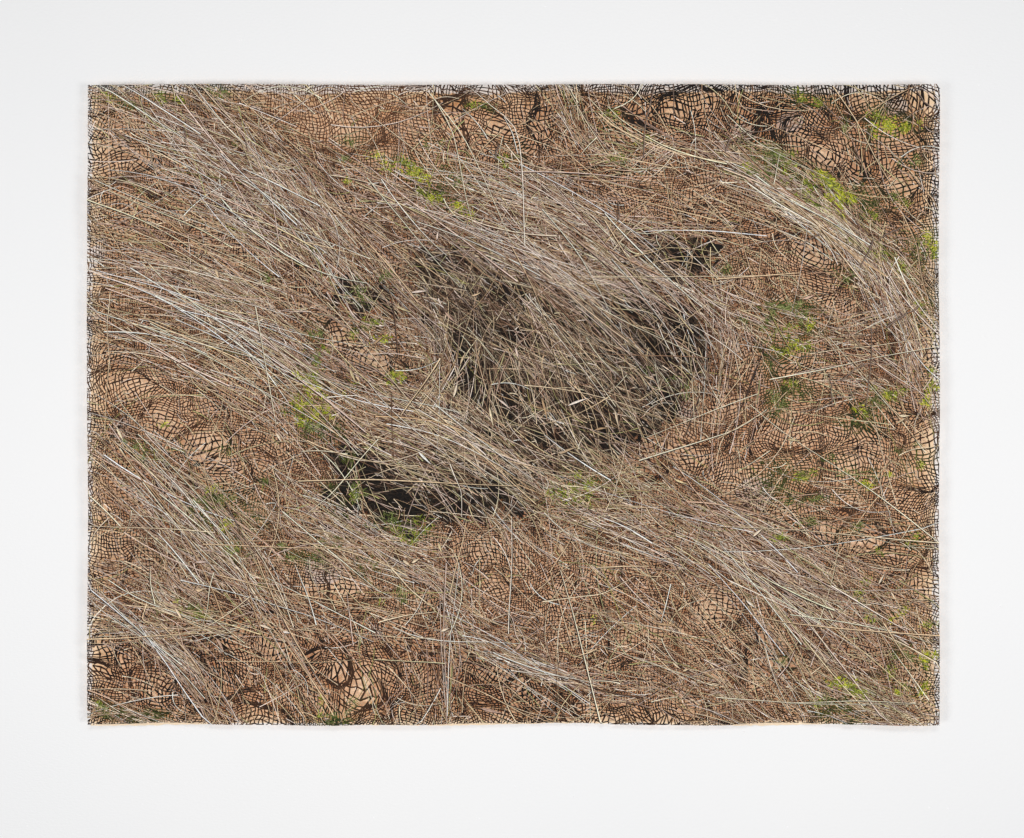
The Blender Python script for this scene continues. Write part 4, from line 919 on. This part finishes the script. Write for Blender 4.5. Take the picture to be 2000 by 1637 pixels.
def build_blades():
    r = np.random.default_rng(15)
    stems = build_grass()
    tr = []
    for P, wd, tone in traced():
        Q, L = resample(np.array(P, float), 12)
        s_ = np.linspace(0, 6.28, 12)[:, None]
        Q = Q + np.sin(s_ * r.uniform(.4, 1.2) + r.uniform(0, 6)) * r.normal(0, 1.6, 2)
        base = PAL['brown' if tone == 'm' else 'pink' if tone == 'p' else 'green' if tone == 'g' else 'straw']
        tr.append((Q, wd * 0.62, np.minimum(base[r.integers(4)] * 1.08, .88)))
    stems.sort(key=lambda s: -s[0])
    n_part = 300 - len(tr)
    for k, (Q, wd, c) in enumerate(tr):
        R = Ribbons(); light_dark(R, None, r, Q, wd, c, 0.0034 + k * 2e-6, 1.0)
        R.obj("grass_stem")
    for k, (_, S, wd, c, ln) in enumerate(stems[:n_part]):
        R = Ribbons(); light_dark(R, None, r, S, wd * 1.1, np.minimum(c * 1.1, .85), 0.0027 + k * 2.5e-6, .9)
        R.obj("grass_stem")
    R = Ribbons()
    for (_, S, wd, c, ln) in stems[n_part:]:
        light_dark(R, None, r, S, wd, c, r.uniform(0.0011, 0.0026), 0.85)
    R.obj("windblown_grass", kind="stuff")
    for P, wd in TWIGS:
        Q, L = resample(np.array(P, float), 10)
        Q = Q + r.normal(0, 0.6, Q.shape)
        R = Ribbons()
        R.add(Q, wd * np.linspace(1, .6, 10), s2l((72, 58, 50)), 0.0040)
        R.add(Q + np.array([0.9, -0.6]), wd * .3 * np.ones(10), s2l((146, 128, 116)), 0.0041)
        R.obj("twig")
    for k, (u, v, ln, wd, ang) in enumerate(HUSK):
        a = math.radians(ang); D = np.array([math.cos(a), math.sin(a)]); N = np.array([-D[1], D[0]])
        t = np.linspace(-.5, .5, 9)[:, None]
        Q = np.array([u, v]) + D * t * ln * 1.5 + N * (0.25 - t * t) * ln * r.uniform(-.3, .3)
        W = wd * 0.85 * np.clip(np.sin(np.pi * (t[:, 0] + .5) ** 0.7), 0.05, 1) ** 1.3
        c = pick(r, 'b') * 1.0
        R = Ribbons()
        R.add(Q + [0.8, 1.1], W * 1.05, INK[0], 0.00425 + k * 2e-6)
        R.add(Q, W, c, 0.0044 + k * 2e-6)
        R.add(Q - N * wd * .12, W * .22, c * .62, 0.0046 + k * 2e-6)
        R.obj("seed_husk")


build_blades()

# ------------------------------------------------------------------ litter of short straws, cut close together
def build_litter():
    r = np.random.default_rng(31)
    n = 46000
    u = r.uniform(U0 + 2, U1 - 2, n); v = r.uniform(V0 + 2, V1 - 2, n)
    den = 0.11 + 0.38 * grid_at(FDEN, u, v) + 0.12 * samp(F_tone2, u, v)
    hol = in_hollow(u, v)
    den = np.where(hol, 0.6, den) * (1 - 0.93 * clearness(u, v))
    den = den * (1 - 0.75 * deep(u, v) * hol)
    k = r.random(n) < den
    u, v, hol = u[k], v[k], hol[k]; n = len(u)
    a = grid_at(FANG, u, v) + np.where(r.random(n) < .6, r.normal(0, .38, n), r.uniform(-1.57, 1.57, n))
    ln = 5 + 26 * r.random(n) ** 2 + np.where(hol, 7, 0)
    wd = r.uniform(0.7, 1.7, n)
    D = np.stack([np.cos(a), np.sin(a)], 1); N = np.stack([-D[:, 1], D[:, 0]], 1)
    P = np.stack([u, v], 1)
    allp = np.concatenate([PAL['pink'], PAL['straw'], PAL['brown'], PAL['dim'][:3]])
    ci = r.integers(0, len(allp), n)
    col = allp[ci] * r.uniform(.8, 1.05, n)[:, None]
    ink = r.random(n) < 0.34
    col[ink] = INK[r.integers(0, len(INK), ink.sum())]
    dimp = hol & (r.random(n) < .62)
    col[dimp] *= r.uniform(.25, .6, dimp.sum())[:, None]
    g = greenness(u, v)
    gm = (r.random(n) < g * .6)
    col[gm] = s2l((120, 130, 62)) * r.uniform(.4, 1.1, gm.sum())[:, None]
    h = (ln / 2)[:, None]; w2 = (wd / 2)[:, None]
    tip = r.uniform(.25, .8, n)[:, None]
    Q = np.stack([P - D * h + N * w2, P - D * h - N * w2, P + D * h - N * w2 * tip, P + D * h + N * w2 * tip], 1)
    L = r.uniform(0.0005, 0.0022, n)[:, None].repeat(4, 1)
    R = Ribbons(); R.bulk(Q, L, col[:, None, :].repeat(4, 1))
    R.obj("straw_litter", kind="stuff")


build_litter()

def build_undergrowth():
    """dim matted grass printed inside the uncut hollows"""
    r = np.random.default_rng(91)
    R = Ribbons(); n = 0
    pal = np.concatenate([PAL['dim'], PAL['brown'], s2l([(120, 112, 84), (96, 92, 66), (144, 134, 110)])])
    uu = r.uniform(635, 1412, 40000); vv = r.uniform(455, 1045, 40000)
    ok = in_hollow(uu, vv) & (r.random(40000) > 0.4 * deep(uu, vv))
    uu, vv = uu[ok][:8500], vv[ok][:8500]; dd = deep(uu, vv); aa = grid_at(FANG, uu, vv)
    for u, v, d, ang in zip(uu, vv, dd, aa):
        a = float(ang) + (r.normal(0, .5) if r.random() < .7 else r.uniform(-1.57, 1.57))
        ln = r.uniform(10, 62) * r.uniform(.5, 1)
        D = np.array([math.cos(a), math.sin(a)]); N = np.array([-D[1], D[0]])
        t = np.linspace(-.5, .5, 5)[:, None]
        Q = np.array([u, v]) + D * t * ln + N * (0.25 - t * t) * ln * r.normal(0, .35)
        W = r.uniform(.7, 1.7) * np.linspace(1, .45, 5)
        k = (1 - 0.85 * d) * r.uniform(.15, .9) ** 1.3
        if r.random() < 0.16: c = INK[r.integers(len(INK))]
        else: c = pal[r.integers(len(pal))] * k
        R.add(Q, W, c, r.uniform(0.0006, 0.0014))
    R.obj("matted_undergrowth", kind="stuff")


build_undergrowth()

# ------------------------------------------------------------------ green plants
GREEN = [s2l([(52, 56, 26), (72, 78, 36), (38, 40, 24), (100, 104, 54)]),
         s2l([(96, 108, 54), (120, 130, 70), (66, 76, 38), (150, 156, 100)]),
         s2l([(150, 160, 52), (118, 130, 46), (172, 178, 76), (88, 100, 36)]),
         s2l([(196, 200, 44), (172, 180, 40), (150, 156, 44), (208, 208, 86), (112, 120, 34)])]


def build_tufts():
    r = np.random.default_rng(61)
    for c in TUFT:
        if c[5] < 4: continue
        n = int(c[5] * (0.9 if c[6] == 0 else 1.6))
        a = math.radians(c[4]); ca, sa = math.cos(a), math.sin(a)
        thin = min(c[2], c[3]) * 2.4 < max(c[2], c[3])
        R = Ribbons()
        # a few clumps of leaflets inside the tuft
        nc = max(2, n // 12)
        cx = r.normal(0, .75, nc) * c[2]; cy = r.normal(0, .75, nc) * c[3]
        for i in range(n):
            j = r.integers(nc)
            x = cx[j] + r.normal(0, 4.4); y = cy[j] + r.normal(0, 3.6)
            p = np.array([c[0] + x * ca - y * sa, c[1] + x * sa + y * ca])
            if thin and r.random() < .6:
                b = (a if c[2] > c[3] else a + math.pi / 2) + r.normal(0, .2); ln = r.uniform(6, 20)
            else:
                b = r.uniform(0, 2 * math.pi); ln = r.uniform(3, 10)
            D = np.array([math.cos(b), math.sin(b)]); N = np.array([-D[1], D[0]])
            t = np.linspace(0, 1, 4)[:, None]
            Q = p + D * ln * (t - .5) + N * ln * .18 * r.normal() * t * t
            W = r.uniform(0.8, 1.6) * np.array([.5, 1, .8, .15])
            pal = GREEN[c[6]] if r.random() < .82 else GREEN[max(0, c[6] - 2)]
            R.add(Q, W, pal[r.integers(len(pal))] * r.uniform(.75, 1.1), 0.0010 + r.uniform(0, 0.0019))
        R.obj("green_leaves")


build_tufts()

# ------------------------------------------------------------------ uncut dark areas
def build_hollows():
    r = np.random.default_rng(71)
    for hi, P in enumerate(HOLL):
        P = np.array(P, float)
        # ragged outline
        Q = []
        for i in range(len(P)):
            a, b = P[i], P[(i + 1) % len(P)]
            m = max(2, int(np.linalg.norm(b - a) / 6))
            for k in range(m):
                q = a + (b - a) * k / m
                N = np.array([-(b - a)[1], (b - a)[0]]) / (np.linalg.norm(b - a) + 1e-9)
                Q.append(q + N * (r.normal(0, 5) + 9 * float(samp(F_tone2, q[0], q[1]))) + r.normal(0, 1, 2))
        # fill with small squares cut by the outline's own noise
        s = 2.5
        gx = np.arange(P[:, 0].min() - 12, P[:, 0].max() + 12, s); gy = np.arange(P[:, 1].min() - 12, P[:, 1].max() + 12, s)
        X, Y = np.meshgrid(gx, gy)
        mx = X + s / 2; my = Y + s / 2
        ins = in_poly(mx + 5 * samp(F_fine, mx, my), my + 5 * samp(F_fine, my + 300, mx), Q)
        ins &= ~((clearness(mx, my) > .75))
        iy, ix = np.nonzero(ins)
        ny, nx = X.shape
        idx = -np.ones((ny + 1, nx + 1), int)
        used = set()
        cor = np.stack([iy * (nx + 1) + ix, iy * (nx + 1) + ix + 1, (iy + 1) * (nx + 1) + ix + 1, (iy + 1) * (nx + 1) + ix], 1)
        un, inv = np.unique(cor, return_inverse=True)
        cu = gx[0] + (un % (nx + 1)) * s; cv = gy[0] + (un // (nx + 1)) * s
        cu = cu + r.normal(0, .5, len(cu)); cv = cv + r.normal(0, .5, len(cv))
        V = to3(cu, cv, 0.0003)
        F = inv.reshape(-1, 4)[:, ::-1]
        # winding: v runs down, so reversed corner order faces the viewer
        mesh_obj("dark_hollow", V, F, M_dark, parent=art)


build_hollows()
